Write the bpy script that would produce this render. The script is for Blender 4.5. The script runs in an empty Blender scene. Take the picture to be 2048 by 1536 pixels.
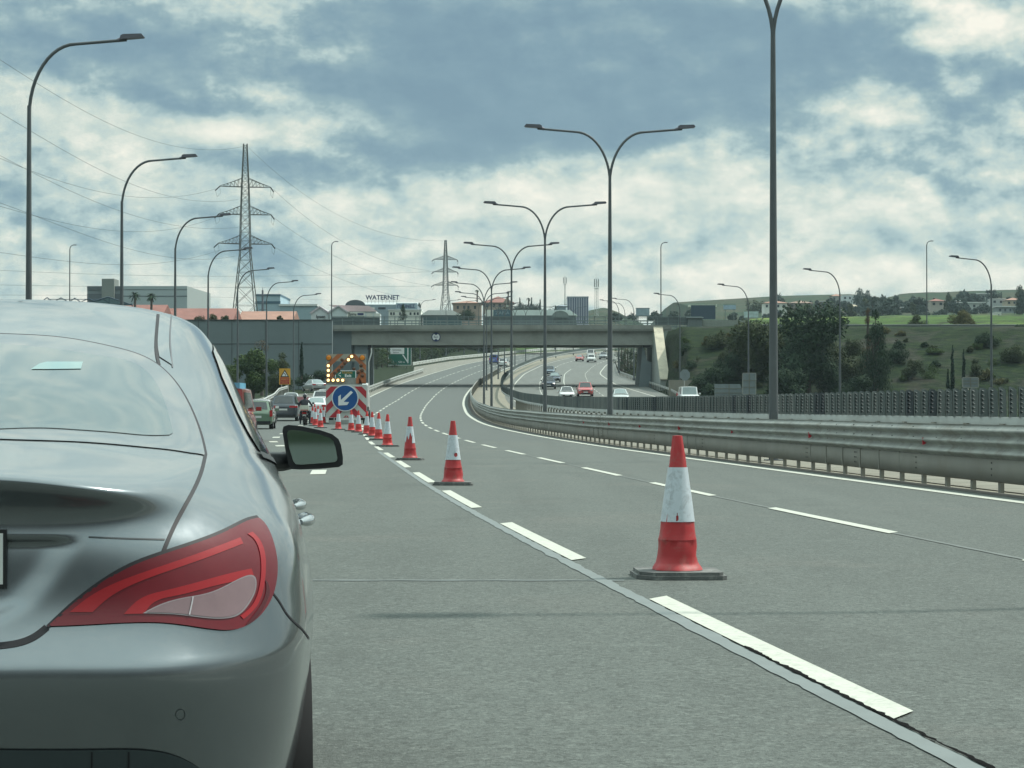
import bpy, bmesh, math, random
import numpy as np
from mathutils import Vector, Matrix, noise as mnoise
from mathutils.bvhtree import BVHTree
random.seed(7); R = math.radians
S = bpy.context.scene
C = S.collection

# ------------------------------------------------------------------ camera, sky, sun, exposure
F = 4380.0; HC = 1.23; HY = 817.0            # focal length in px of a 2048 px wide picture, eye height, horizon row
cam = bpy.data.cameras.new('camera'); camo = bpy.data.objects.new('camera', cam); C.objects.link(camo)
cam.sensor_width = 36; cam.lens = 36*F/2048; cam.clip_start = .1; cam.clip_end = 8000
camo.location = (0, 0, HC); camo.rotation_euler = (R(90)+math.atan((HY-768)/F), 0, 0)
S.camera = camo
S.view_settings.view_transform = 'Standard'; S.view_settings.look = 'None'
S.view_settings.exposure = 0.0; S.view_settings.gamma = 1
S.cycles.max_bounces = 6; S.cycles.transparent_max_bounces = 12
SUN = Vector((.532, .215, .819))
sl = bpy.data.lights.new('sun', 'SUN'); sl.energy = 3.7; sl.angle = R(.8); sl.color = (1, .96, .88)
so = bpy.data.objects.new('sun', sl); C.objects.link(so); so.rotation_euler = SUN.to_track_quat('Z', 'Y').to_euler()

class NT:                                    # small node-tree writer
    def __init__(s, nt): s.nt = nt; s.n = nt.nodes; s.l = nt.links
    def add(s, t, **k):
        n = s.n.new(t)
        for a, b in k.items(): setattr(n, a, b)
        return n
    def put(s, sock, v):
        if hasattr(v, 'links') or isinstance(v, bpy.types.NodeSocket): s.l.new(v, sock)
        else:
            try: sock.default_value = v
            except Exception: sock.default_value = (v, v, v)
    def m(s, op, a, b=0.0, c=0.0, clamp=False):
        n = s.add('ShaderNodeMath', operation=op, use_clamp=clamp)
        s.put(n.inputs[0], a); s.put(n.inputs[1], b); s.put(n.inputs[2], c); return n.outputs[0]
    def vm(s, op, a, b=(0, 0, 0)):
        n = s.add('ShaderNodeVectorMath', operation=op); s.put(n.inputs[0], a); s.put(n.inputs[1], b); return n.outputs[0]
    def mix(s, f, a, b, blend='MIX'):
        n = s.add('ShaderNodeMix', data_type='RGBA', blend_type=blend)
        s.put(n.inputs[0], f); s.put(n.inputs[6], a if hasattr(a, 'links') else (*a[:3], 1)); s.put(n.inputs[7], b if hasattr(b, 'links') else (*b[:3], 1))
        return n.outputs[2]
    def noise(s, vec, scale, detail=4, rough=.55, dist=0.0):
        n = s.add('ShaderNodeTexNoise'); s.put(n.inputs['Vector'], vec)
        n.inputs['Scale'].default_value = scale; n.inputs['Detail'].default_value = detail
        n.inputs['Roughness'].default_value = rough; n.inputs['Distortion'].default_value = dist
        return n
    def ramp(s, f, stops, interp='LINEAR'):
        n = s.add('ShaderNodeValToRGB'); e = n.color_ramp.elements; n.color_ramp.interpolation = interp
        while len(e) < len(stops): e.new(.5)
        for i, (p, c) in enumerate(stops): e[i].position = p; e[i].color = (*c[:3], 1)
        s.put(n.inputs[0], f); return n.outputs[0]
    def rng(s, v, a, b, c=0.0, d=1.0):
        n = s.add('ShaderNodeMapRange'); n.clamp = True
        s.put(n.inputs[0], v); n.inputs[1].default_value = a; n.inputs[2].default_value = b
        n.inputs[3].default_value = c; n.inputs[4].default_value = d; return n.outputs[0]

# ---- sky: Nishita seen through broken cloud (cloud radiances are written x10 because the background strength is 0.1)
W = bpy.data.worlds.new('World'); S.world = W; W.use_nodes = True
w = NT(W.node_tree); w.n.clear()
wo = w.add('ShaderNodeOutputWorld'); bg = w.add('ShaderNodeBackground'); w.l.new(bg.outputs[0], wo.inputs[0])
bg.inputs[1].default_value = .1
sk = w.add('ShaderNodeTexSky'); sk.sky_type = 'NISHITA'; sk.sun_disc = False
sk.sun_elevation = R(55); sk.sun_rotation = R(68)
tc = w.add('ShaderNodeTexCoord').outputs['Generated']
sx = w.add('ShaderNodeSeparateXYZ'); w.l.new(tc, sx.inputs[0]); dx, dy, dz = sx.outputs
az = w.m('ARCTAN2', dx, dy)                  # 0 = down the road, + to the right
hl = w.m('SQRT', w.m('ADD', w.m('MULTIPLY', dx, dx), w.m('MULTIPLY', dy, dy)))
el = w.m('ARCTAN2', dz, hl)
cv = w.add('ShaderNodeCombineXYZ'); w.put(cv.inputs[0], az); w.put(cv.inputs[1], w.m('MULTIPLY', el, 1.5)); w.put(cv.inputs[2], w.m('MULTIPLY', w.m('COSINE', az), .6))
warp1 = w.noise(cv.outputs[0], 9, 6, .55)
warp2 = w.noise(w.vm('ADD', cv.outputs[0], (7.3, 2.1, 4.4)), 9, 6, .55)
azw = w.m('ADD', az, w.m('MULTIPLY', w.m('SUBTRACT', warp1.outputs[0], .5), .085))
elw = w.m('ADD', el, w.m('MULTIPLY', w.m('SUBTRACT', warp2.outputs[0], .5), .05))
# (azimuth, elevation, half width, half height, amount): + bright cloud, - dark cloud base; angles in radians
def A(px, py, wx, wy, a): return ((px-1024)/F, (HY-py)/F, wx/F, wy/F, a)
CL = [A(230, 120, 330, 95, -.85), A(880, 60, 330, 110, -.95), A(1080, 250, 400, 110, -1.0), A(1500, 120, 260, 150, -.75), A(820, 190, 200, 60, -.35),
      A(1750, 90, 150, 80, -.35), A(950, 330, 160, 40, -.3), A(1400, 40, 200, 60, -.5),
      A(60, 440, 150, 60, -.2), A(520, 520, 120, 60, -.25), A(680, 380, 110, 70, -.25), A(1280, 520, 170, 40, -.28), A(1850, 330, 150, 60, -.3), A(1980, 170, 60, 90, -.2),
      A(560, 60, 90, 60, .55), A(690, 110, 80, 28, .6), A(520, 165, 130, 35, .4), A(300, 260, 330, 45, .5), A(60, 250, 140, 50, .4), A(470, 270, 160, 40, .4),
      A(720, 410, 60, 60, .5), A(1050, 400, 330, 45, .5), A(1350, 350, 200, 55, .4), A(1640, 250, 120, 70, .45), A(1700, 190, 80, 50, .4), A(1880, 90, 120, 40, .55),
      A(1800, 440, 260, 60, .35), A(1180, 455, 240, 50, .4), A(300, 400, 250, 60, .2), A(1000, 560, 900, 50, .3), A(1900, 560, 400, 60, .3), A(1500, 420, 200, 60, .3)]
acc = None
for (a0, e0, wa, we, am) in CL:
    q = w.m('ADD', w.m('POWER', w.m('MULTIPLY', w.m('SUBTRACT', azw, a0), 1/wa), 2.0), w.m('POWER', w.m('MULTIPLY', w.m('SUBTRACT', elw, e0), 1/we), 2.0))
    gsn = w.m('MULTIPLY', w.m('EXPONENT', w.m('MULTIPLY', q, -1.0)), am)
    acc = gsn if acc is None else w.m('ADD', acc, gsn)
big = w.noise(w.vm('MULTIPLY', tc, (1.0, 1.0, 1.8)), 3.2, 7, .6, .4)
fin = w.noise(cv.outputs[0], 17, 12, .58, 0)          # cloud lumps
fi2 = w.noise(w.vm('ADD', cv.outputs[0], (.004, .010, 0)), 17, 12, .58, 0)   # the same lumps seen a little towards the light
vfi = w.noise(w.vm('MULTIPLY', cv.outputs[0], (1, 1.6, 1)), 60, 10, .62, 0)
lump = w.m('SUBTRACT', fin.outputs[0], .5)
relief = w.m('MULTIPLY', w.m('SUBTRACT', fin.outputs[0], fi2.outputs[0]), 2.6)
lay = w.m('ADD', w.m('ADD', .60, w.m('MULTIPLY', acc, .50)), w.rng(el, .075, .005, 0, .17))
edge = w.m('SUBTRACT', 1.0, w.m('ABSOLUTE', w.m('MULTIPLY', w.m('SUBTRACT', lay, .52), 1.5)), 0, True)   # lumps show most where bright and dark layers meet
body = w.m('ADD', w.m('ADD', w.m('MULTIPLY', w.m('SUBTRACT', big.outputs[0], .5), .32), w.m('MULTIPLY', lump, w.m('ADD', .10, w.m('MULTIPLY', edge, .55)))),
           w.m('ADD', w.m('MULTIPLY', w.m('SUBTRACT', vfi.outputs[0], .5), w.m('ADD', .06, w.m('MULTIPLY', edge, .36))), w.m('MULTIPLY', relief, w.m('ADD', .15, w.m('MULTIPLY', edge, .8)))))
val0 = w.m('ADD', lay, body)
val = w.m('ADD', w.m('MULTIPLY', val0, .72), w.m('MULTIPLY', w.rng(val0, .38, .78, .10, .80), .28))
col = w.ramp(w.m('MULTIPLY', val, 1.0, 0, True),
             [(.0, (1.8, 2.95, 3.75)), (.16, (2.15, 3.4, 4.15)), (.36, (3.15, 4.5, 4.85)), (.54, (4.7, 6.0, 5.95)), (.74, (6.3, 7.15, 6.5)), (1.0, (9.8, 9.5, 8.3))])
up = w.rng(el, .18, .9, 1.0, 2.7)            # the cloud thins towards the sun overhead, out of the picture
back0 = w.rng(dy, -.7, .25, .22, 1.0)
back = w.m('ADD', back0, w.m('MULTIPLY', w.m('SUBTRACT', 1.0, back0), w.rng(el, .12, .55, 0, .9)))          # sky dimmed low behind the viewer so the car's rear reflects dark
sc2 = w.add('ShaderNodeVectorMath', operation='SCALE'); w.put(sc2.inputs[0], col); w.put(sc2.inputs[3], w.m('MULTIPLY', up, back))
fac = w.rng(val, -.1, .25, .90, .98)
fin_col = w.mix(fac, sk.outputs[0], sc2.outputs[0])
low = w.rng(el, -.012, .0, 0.0, 1.0)
fin_col = w.mix(low, (1.6, 1.9, 1.6), fin_col)
w.l.new(fin_col, bg.inputs[0])

# ------------------------------------------------------------------ helpers
def tag(o, label=None, cat=None, group=None, kind=None):
    if label: o['label'] = label
    if cat: o['category'] = cat
    if group: o['group'] = group
    if kind: o['kind'] = kind
    return o
def thing(name, label, cat, loc=(0, 0, 0), rz=0.0, group=None):
    o = bpy.data.objects.new(name, None); C.objects.link(o); o.empty_display_size = .2
    o.location = loc; o.rotation_euler = (0, 0, rz)
    return tag(o, label, cat, group)
class MB:
    """collects shapes, builds ONE mesh object"""
    def __init__(s): s.v = []; s.f = []; s.mi = []; s.sm = []
    def add(s, vs, fs, mi=0, sm=False):
        b = len(s.v); s.v.extend([tuple(p) for p in vs])
        for f in fs: s.f.append(tuple(i+b for i in f)); s.mi.append(mi); s.sm.append(sm)
        return s
    def box(s, x0, x1, y0, y1, z0, z1, mi=0):
        vs = [(x, y, z) for z in (z0, z1) for y in (y0, y1) for x in (x0, x1)]
        return s.add(vs, [(0, 2, 3, 1), (4, 5, 7, 6), (0, 1, 5, 4), (2, 6, 7, 3), (0, 4, 6, 2), (1, 3, 7, 5)], mi)
    def obox(s, c, hx, hy, hz, rz=0, mi=0):
        ca, sa = math.cos(rz), math.sin(rz)
        vs = [(c[0]+x*ca-y*sa, c[1]+x*sa+y*ca, c[2]+z) for z in (-hz, hz) for y in (-hy, hy) for x in (-hx, hx)]
        return s.add(vs, [(0, 2, 3, 1), (4, 5, 7, 6), (0, 1, 5, 4), (2, 6, 7, 3), (0, 4, 6, 2), (1, 3, 7, 5)], mi)
    def tube(s, pts, r, n=8, mi=0, cap=True, r2=None):
        pts = [Vector(p) for p in pts]; m = len(pts); vs = []; fs = []; prev = None
        for i, p in enumerate(pts):
            t = (pts[min(i+1, m-1)]-pts[max(i-1, 0)]).normalized()
            if prev is None: a = t.orthogonal().normalized()
            else:
                a = prev-t*prev.dot(t)
                a = a.normalized() if a.length > 1e-6 else t.orthogonal().normalized()
            prev = a; b = t.cross(a)
            rr = r[i] if isinstance(r, (list, tuple)) else (r if r2 is None else r+(r2-r)*i/(m-1))
            for k in range(n):
                an = 2*math.pi*k/n; vs.append(p+(a*math.cos(an)+b*math.sin(an))*rr)
        for i in range(m-1):
            for k in range(n): fs.append((i*n+k, i*n+(k+1) % n, (i+1)*n+(k+1) % n, (i+1)*n+k))
        s.add(vs, fs, mi, n > 5)
        if cap: s.add(vs[:n], [tuple(range(n-1, -1, -1))], mi); s.add(vs[-n:], [tuple(range(n))], mi)
        return s
    def lathe(s, prof, n=24, mi=0, c=(0, 0, 0), sm=True, a0=0):
        vs = [(c[0]+r*math.cos(a0+2*math.pi*k/n), c[1]+r*math.sin(a0+2*math.pi*k/n), c[2]+z) for r, z in prof for k in range(n)]
        fs = [(i*n+k, i*n+(k+1) % n, (i+1)*n+(k+1) % n, (i+1)*n+k) for i in range(len(prof)-1) for k in range(n)]
        return s.add(vs, fs, mi, sm)
    def prism(s, poly, a, b, axis='y', mi=0):
        """polygon in the plane across `axis`, extruded from a to b"""
        def P(u, v, t): return {'y': (u, t, v), 'x': (t, u, v), 'z': (u, v, t)}[axis]
        n = len(poly); vs = [P(u, v, a) for u, v in poly]+[P(u, v, b) for u, v in poly]
        fs = [tuple(range(n)), tuple(range(2*n-1, n-1, -1))]+[(i, i+n, (i+1) % n+n, (i+1) % n) for i in range(n)]
        return s.add(vs, fs, mi)
    def quad(s, a, b, c, d, mi=0): return s.add([a, b, c, d], [(0, 1, 2, 3)], mi)
    def grid(s, P, mi=0, sm=True, closed=False):
        m, n = len(P), len(P[0]); vs = [p for r in P for p in r]
        fs = [(i*n+j, i*n+j+1, (i+1)*n+j+1, (i+1)*n+j) for i in range(m-1) for j in range(n-1)]
        return s.add(vs, fs, mi, sm)
    def mesh(s, name, mats):
        me = bpy.data.meshes.new(name); me.from_pydata(s.v, [], s.f)
        for m_ in (mats if isinstance(mats, (list, tuple)) else [mats]): me.materials.append(m_)
        me.polygons.foreach_set('material_index', s.mi); me.polygons.foreach_set('use_smooth', s.sm)
        me.update(); return me
    def build(s, name, mats, parent=None, fixn=True):
        me = s.mesh(name, mats)
        if fixn:
            b = bmesh.new(); b.from_mesh(me); bmesh.ops.remove_doubles(b, verts=b.verts, dist=1e-5); bmesh.ops.recalc_face_normals(b, faces=b.faces)
            for e in b.edges:
                if len(e.link_faces) == 2 and e.calc_face_angle(0) > .85: e.smooth = False
            b.to_mesh(me); b.free()
        o = bpy.data.objects.new(name, me); C.objects.link(o)
        if parent: o.parent = parent
        return o
def children(o): return [c for c in o.children]
def copy_tree(o, parent=None):
    c = o.copy(); C.objects.link(c); c.parent = parent
    for ch in list(o.children): copy_tree(ch, c)
    return c
def nth(i):
    w10 = ['first', 'second', 'third', 'fourth', 'fifth', 'sixth', 'seventh', 'eighth', 'ninth', 'tenth', 'eleventh', 'twelfth', 'thirteenth', 'fourteenth', 'fifteenth', 'sixteenth', 'seventeenth', 'eighteenth', 'nineteenth', 'twentieth']
    if i < 20: return w10[i]
    t_ = ['twenty', 'thirty', 'forty', 'fifty'][i//10-1-1] if (i+1) % 10 else ['twentieth', 'thirtieth', 'fortieth', 'fiftieth'][(i+1)//10-2]
    if (i+1) % 10 == 0: return t_
    return ['twenty', 'thirty', 'forty', 'fifty'][(i+1)//10-2]+' '+w10[(i+1) % 10-1]
def repeat(name, me, par, locs):
    for l in locs: o = bpy.data.objects.new(name, me); C.objects.link(o); o.parent = par; o.location = l
def at(px, py, Y): return Vector(((px-1024)/F*Y, Y, HC-(py-HY)/F*Y))
def place_copy(src, used, loc, rz, label, group=None, sc=None):
    o = src if not used else copy_tree(src)
    o.location = loc; o.rotation_euler = (0, 0, rz)
    if sc: o.scale = (sc, sc, sc)
    o['label'] = label
    if group: o['group'] = group
    return o

# ------------------------------------------------------------------ materials
MATS = {}
def mat(name, col, rough=.6, metal=0.0, var=.12, vscale=3.0, bump=0.0, bscale=60, coat=0.0, emit=0.0, spec=.5, stain=None):
    if name in MATS: return MATS[name]
    m_ = bpy.data.materials.new(name); m_.use_nodes = True; t = NT(m_.node_tree)
    bs = t.n['Principled BSDF']; tcn = t.add('ShaderNodeTexCoord').outputs['Object']
    nz = t.noise(tcn, vscale, 6, .6)
    c0 = tuple(max(0, c*(1-var)) for c in col); c1 = tuple(min(1, c*(1+var)) for c in col)
    cc = t.ramp(nz.outputs[0], [(.3, c0), (.7, c1)])
    if stain:
        n2 = t.noise(tcn, stain[1], 5, .7, .5); cc = t.mix(t.rng(n2.outputs[0], .5, .68, 0, stain[2]), cc, stain[0])
    t.l.new(cc, bs.inputs['Base Color'])
    bs.inputs['Roughness'].default_value = rough; bs.inputs['Metallic'].default_value = metal
    bs.inputs['Specular IOR Level'].default_value = spec
    if coat: bs.inputs['Coat Weight'].default_value = coat; bs.inputs['Coat Roughness'].default_value = .04
    if emit:
        bs.inputs['Emission Color'].default_value = (*col, 1); bs.inputs['Emission Strength'].default_value = emit
    if bump:
        bn = t.noise(tcn, bscale, 4, .7); bp = t.add('ShaderNodeBump'); bp.inputs['Strength'].default_value = bump
        bp.inputs['Distance'].default_value = .01; t.l.new(bn.outputs[0], bp.inputs['Height']); t.l.new(bp.outputs[0], bs.inputs['Normal'])
    MATS[name] = m_; return m_
galv = mat('galvanised', (.29, .305, .285), .72, .08, .22, 2.2, .2, 30, stain=((.16, .15, .12), 1.1, .7))
galvplate = mat('weathered_plate', (.19, .19, .165), .7, .15, .14, .8, .12, 25, stain=((.16, .15, .12), .9, .5))
polemat = mat('pole_steel', (.095, .11, .118), .6, .25, .15, 1.5)
lampgrey = mat('lamp_grey', (.12, .125, .15), .5, .2, .1)
darkm = mat('dark_plastic', (.012, .014, .016), .45, 0, .2)
rubber = mat('rubber', (.012, .013, .014), .95, 0, .2)
white = mat('white_paint', (.70, .71, .68), .5, 0, .06, 1.2)
concrete = mat('concrete', (.30, .295, .265), .85, 0, .16, .5, .2, 12, stain=((.16, .16, .15), .35, .55))
# ------------------------------------------------------------------ road alignment (read off the ground plane)
def smooth_fn(tab, sig):
    xs = np.arange(-140, 3000, 1.0); ys = np.interp(xs, [a for a, b in tab], [b for a, b in tab])
    k = np.exp(-.5*(np.arange(-60, 61)/sig)**2); k /= k.sum()
    ys = np.convolve(np.pad(ys, 60, mode='edge'), k, 'valid')
    return lambda d: float(np.interp(d, xs, ys))
zr = smooth_fn([(-140, 0), (0, 0), (65, 0.0), (93, .06), (129, .26), (179, .88), (242, 2.15), (300, 4.2), (384, 7.2), (440, 9.7), (480, 11.6), (560, 15.2), (640, 18.2), (720, 20), (900, 21.5), (3000, 21.5)], 9)
L0 = smooth_fn([(-140, 27), (0, 9.8), (14, 8.2), (28, 6.65), (37, 5.85), (51, 4.6), (63, 3.55), (75, 2.4), (92, 1.1), (111, -.4), (136, -2.0), (160, -3.1), (179, -3.75), (212, -4.7), (235, -5.2), (255, -5.5), (280, -5.5), (300, -5.4), (328, -4.9), (387, -3.4), (450, .7), (512, 7.8), (552, 14), (640, 30), (760, 58), (900, 95), (1200, 180)], 8)
def gnd(px, py):                              # a road point seen at a pixel
    best = min((abs(HY+F*(HC-zr(d))/d-py), d) for d in np.arange(4, 640, .25)); d = best[1]
    return (px-1024)/F*d, d
def strip(name, lo, hi, mt, dz=0.0, d0=-60, d1=900, n=3, step=None, kind='structure', parent=None, jag=0):
    """sheet between two lateral offsets (functions of distance) following the carriageway"""
    b = MB(); P = []; d = d0
    while d <= d1:
        a = lo(d); c = hi(d)
        if jag: a += (mnoise.noise((d*2.1, 3, 0)) + .5*mnoise.noise((d*9, 1, 0)))*jag; c += (mnoise.noise((d*2.3, 9, 0))+.9*mnoise.noise((d*13, 5, 0)))*jag
        P.append([(a+(c-a)*k/(n-1), d, zr(d)+dz) for k in range(n)])
        d += step or (2.0 if d < 120 else 4.0)
    b.grid(P, 0, True); o = b.build(name, mt, parent, fixn=False)
    if kind: o['kind'] = kind
    return o
def asphalt(name, c, c2, grain=.5, warm=(.17, .16, .14), yb=None, c3=None):
    m_ = bpy.data.materials.new(name); m_.use_nodes = True; t = NT(m_.node_tree); bs = t.n['Principled BSDF']
    oc = t.add('ShaderNodeTexCoord').outputs['Object']
    s1 = t.noise(t.vm('MULTIPLY', oc, (1, .55, 1)), 60, 4, .8); s2 = t.noise(oc, 1.1, 5, .6); s3 = t.noise(t.vm('MULTIPLY', oc, (1.1, .045, 1)), 1.0, 4, .55); s4 = t.noise(oc, 150, 2, .6)
    base = t.mix(s2.outputs[0], c, c2)
    base = t.mix(t.rng(s3.outputs[0], .35, .68, 0, .55), base, tuple(x*.72 for x in c))
    base = t.mix(t.rng(t.noise(oc, .33, 4, .6, .6).outputs[0], .55, .75, 0, .45), base, warm)
    if yb:
        sp = t.add('ShaderNodeSeparateXYZ'); t.l.new(oc, sp.inputs[0])
        base = t.mix(t.rng(t.m('ADD', sp.outputs[1], t.m('MULTIPLY', sp.outputs[0], yb[1])), yb[0], yb[0]+.25), base, t.mix(s2.outputs[0], c3, tuple(x*1.12 for x in c3)))
    for vs_, amt in ((34, .8), (75, .9)):
        vo = t.add('ShaderNodeTexVoronoi'); vo.inputs['Scale'].default_value = vs_; t.put(vo.inputs['Vector'], t.vm('ADD', oc, t.vm('MULTIPLY', s4.outputs[1], (.02, .02, 0))))
        sv = t.add('ShaderNodeSeparateColor'); t.l.new(vo.outputs['Color'], sv.inputs[0])
        base = t.mix(t.m('MULTIPLY', t.rng(sv.outputs[0], .80, .84), amt*grain), base, tuple(x*.40 for x in c)); base = t.mix(t.m('MULTIPLY', t.rng(sv.outputs[1], .86, .9), amt*grain*.7), base, tuple(x*1.7 for x in c2))
    s5 = t.noise(t.vm('MULTIPLY', oc, (1, 1.6, 1)), 17, 5, .85); base = t.mix(t.rng(s5.outputs[0], .54, .62, 0, grain), base, tuple(x*.50 for x in c)); base = t.mix(t.rng(s5.outputs[0], .42, .34, 0, grain*.5), base, tuple(x*1.5 for x in c2))
    stn = t.noise(t.vm('MULTIPLY', oc, (1.0, .35, 1)), .8, 6, .7, .8); base = t.mix(t.rng(stn.outputs[0], .54, .72, 0, .55), base, tuple(x*.62 for x in c))
    drip = t.noise(oc, 3.4, 5, .75, .3); base = t.mix(t.rng(drip.outputs[0], .66, .72, 0, .5), base, tuple(x*.45 for x in c))
    pale = t.noise(t.vm('ADD', oc, (31, 7, 0)), 2.1, 6, .7, .5); base = t.mix(t.rng(pale.outputs[0], .58, .74, 0, .35), base, tuple(x*1.45 for x in c2))
    base = t.mix(t.rng(s1.outputs[0], .50, .66, 0, grain), base, tuple(x*.42 for x in c))
    base = t.mix(t.rng(s4.outputs[0], .54, .68, 0, grain*.8), base, tuple(min(1, x*1.75) for x in c2))
    t.l.new(base, bs.inputs['Base Color']); bs.inputs['Roughness'].default_value = .82; bs.inputs['Specular IOR Level'].default_value = .35
    bp = t.add('ShaderNodeBump'); bp.inputs['Strength'].default_value = .8; bp.inputs['Distance'].default_value = .012
    t.l.new(s1.outputs[0], bp.inputs['Height']); t.l.new(bp.outputs[0], bs.inputs['Normal']); return m_
asph = asphalt('asphalt_main', (.092, .106, .097), (.118, .134, .122), .56, yb=(82.0, .06), c3=(.085, .097, .093))
asph2 = asphalt('asphalt_opposite', (.125, .137, .127), (.15, .162, .148), .3)
asph3 = asphalt('asphalt_shoulder', (.185, .188, .160), (.215, .212, .18), .3)
linem = mat('line_paint', (.47, .485, .42), .65, 0, .08, 8, stain=((.22, .235, .21), 16, .6))
lineold = mat('line_paint_worn', (.50, .53, .47), .7, 0, .15, 10, stain=((.2, .22, .2), 9, .6))
sealm = mat('seal_band', (.150, .175, .172), .7, 0, .08, 4)
crackm = mat('tar_crack', (.006, .006, .006), .95, 0, .3, spec=.05)
gravel = mat('median_gravel', (.22, .21, .165), .95, 0, .25, 3, .4, 20, stain=((.2, .19, .13), 1.5, .6))

LL = lambda d: L0(d)-7.25; L1 = lambda d: L0(d)-3.62
def LE(d): return float(np.interp(d, [-60, 60, 120, 200, 247, 316, 403, 431, 600], [LL(-60)-14, -16, -19, -20.5, LE_(247), LE_(316), LE_(403), LE_(431), LE_(600)]))
def LE_(d): return LL(d)-3.75
def LSH(d): return float(np.interp(d, [-60, 0, 60, 120, 200, 262, 275, 330, 400, 437, 480, 530, 600, 900], [-12, -16, -19.5, -24, -27, -29, -18.6, -18.4, -18.0, -19.5, -13.6, -3.5, 7.5, 80]))
OM = lambda d: L0(d)+5.55
strip('road', lambda d: L0(d)-11.2 if d > 240 else L0(d)-30, lambda d: L0(d)+.5, asph, 0, n=5)
strip('left_shoulder', LSH, lambda d: LE_(d)-.1, asph3, .006, 236, 900)
strip('opposite_road', lambda d: OM(d)-.9, lambda d: OM(d)+18.4, asph2, 0, n=5)
strip('median_strip', lambda d: L0(d)+.5, lambda d: OM(d)-.9, gravel, -.01, n=3)
# painted lines
def line(name, off, wd, d0, d1, mt=linem, dz=.008, parent=None, step=None): return strip(name, lambda d: off(d)-wd/2, lambda d: off(d)+wd/2, mt, dz, d0, d1, 2, step, parent=parent)
line('edge_line', L0, .24, -40, 640)
line('left_edge_line', LE_, .17, 246, 640)
line('opposite_median_line', OM, .17, 20, 640)
line('opposite_edge_line', lambda d: OM(d)+float(np.interp(d, [255, 316, 396, 480], [16.6, 14.4, 13.2, 13.0])), .17, 150, 600)
line('opposite_lane_line', lambda d: OM(d)+7.1, .12, 190, 420, lineold)
def dashes(name, off, wd, spans, mt=linem, dz=.008):
    b = MB()
    for a, c in spans:
        n = max(2, int((c-a)/1.5)+1); P = []
        for k in range(n):
            d = a+(c-a)*k/(n-1)
            P.append([(off(d)+s*wd/2+mnoise.noise((d*1.3, s, 0))*.006, d+s*.12, zr(d)+dz) for s in (-1, 1)])
        b.grid(P)
    o = b.build(name, mt, None, False); o['kind'] = 'structure'; return o
random.seed(2)
dashes('lane_dashes', LL, .125, [(8.75+9.25*k-(.2 if k else 0), 14.2+9.25*k) for k in range(-1, 62)])
dashes('centre_dashes', L1, .13, [(21.6+9.2*k, 27.0+9.2*k) for k in range(-3, 62)])
dashes('opposite_dashes', lambda d: OM(d)+3.55, .12, [(150+9*k, 156+9*k) for k in range(0, 48)], lineold)
dashes('opposite_outer_dashes', lambda d: OM(d)+10.7, .12, [(150+9*k, 154.5+9*k) for k in range(0, 48)])
ex = lambda d: float(np.interp(d, [20, 43, 60, 80, 92, 130, 160], [-2.4, -3.75, -6.0, -8.75, -9.85, -12.4, -14.2]))
dashes('exit_dashes', ex, .27, [(40.8, 43.6), (50, 52), (60, 62), (70, 72), (77.5, 79.8), (87.5, 90)]+[(97+9*k, 99+9*k) for k in range(6)])
# sealed joint beside the nearest dashes, with its open tar crack
strip('joint_seal', lambda d: LL(d)-.185, lambda d: LL(d)-.085, sealm, .005, 3, 62, 2, .12, jag=.022)
strip('tar_crack', lambda d: LL(d)-.088, lambda d: LL(d)-.066, crackm, .0095, 4, 11.3, 2, .03, jag=.022)
strip('joint_seal_far', lambda d: L1(d)-.035, lambda d: L1(d)+.03, mat('old_seal', (.115, .13, .122), .8, 0, .1), .005, 8, 60, 2, .3, jag=.012)
b = MB(); yy = 15.62
b.grid([[(-1.6+.1*k, 15.62+.012*math.sin(k), .0045+q*0) for k in range(25)] for q in (0,)]+[[(-1.6+.1*k, 15.69+.012*math.sin(k*1.7), .0045) for k in range(25)]])
o = b.build('crosswise_joint', sealm, None, False); o['kind'] = 'structure'
# ------------------------------------------------------------------ terrain: one sheet to the horizon
def sst(a, b, x):
    t = min(1, max(0, (x-a)/(b-a))); return t*t*(3-2*t)
ridge = lambda x: float(np.interp(x, [-900, -300, -60, 0, 44, 69, 135, 257, 420, 900], [16, 18, 22, 40, 51, 53, 57, 60, 62, 50]))
def terr(x, y):
    zb = zr(y)-.25
    lo, hi = LSH(y)-1.2, OM(y)+19.7
    top = 12.0
    # plateau level behind the bridge line
    if y > 300: plat = top+(y-300)*.002 if x > 0 else top+min(10, (y-300)*.035)
    else: plat = top
    rg = ridge(x*1100/max(y, 300)) if y > 300 else 0
    far = plat+(rg-plat)*(float(np.interp(y, [300, 420, 520, 700, 780, 900, 950, 1080], [0, .12, .22, .39, .48, .66, .75, 1])) if x > 0 else sst(480, 1080, y))
    if y > 1150: far -= (y-1150)*.03
    n = mnoise.noise((x*.05, y*.05, 0))*.8+mnoise.noise((x*.25, y*.25, 3))*.25
    if x > hi:                                # right-hand embankment of the crossing road
        up = sst(250, 289, y); h = zb+(far-zb)*up*sst(0, 2.2 if y < 312 else 22, x-hi)
        return h+n*min(1, (x-hi)/6)*(1 if y < 284 or y > 320 else .15)
    if x < lo:
        if y < 297.5: return zb+(n*.5-.1)*min(1, (lo-x)/4)
        up = sst(298, 300, y) if x < -24 else sst(318, 330, y)
        h = zb+(far-zb)*up*(1 if y < 318 and x < -24 else sst(0, 34, lo-x))
        return h+n*.6*min(1, (lo-x)/6)
    if y > 760: return zb+(far-zb)*sst(760, 860, y)
    return zb
def axis(segs):
    r = []
    for a, b, st in segs: r += list(np.arange(a, b, st))
    return r+[segs[-1][1]]
xs = axis([(-1500, -500, 125), (-500, -120, 19), (-120, 14, 1.5), (14, 32, .75), (32, 120, 1.5), (120, 320, 5), (320, 600, 14), (600, 1800, 100)])
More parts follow.
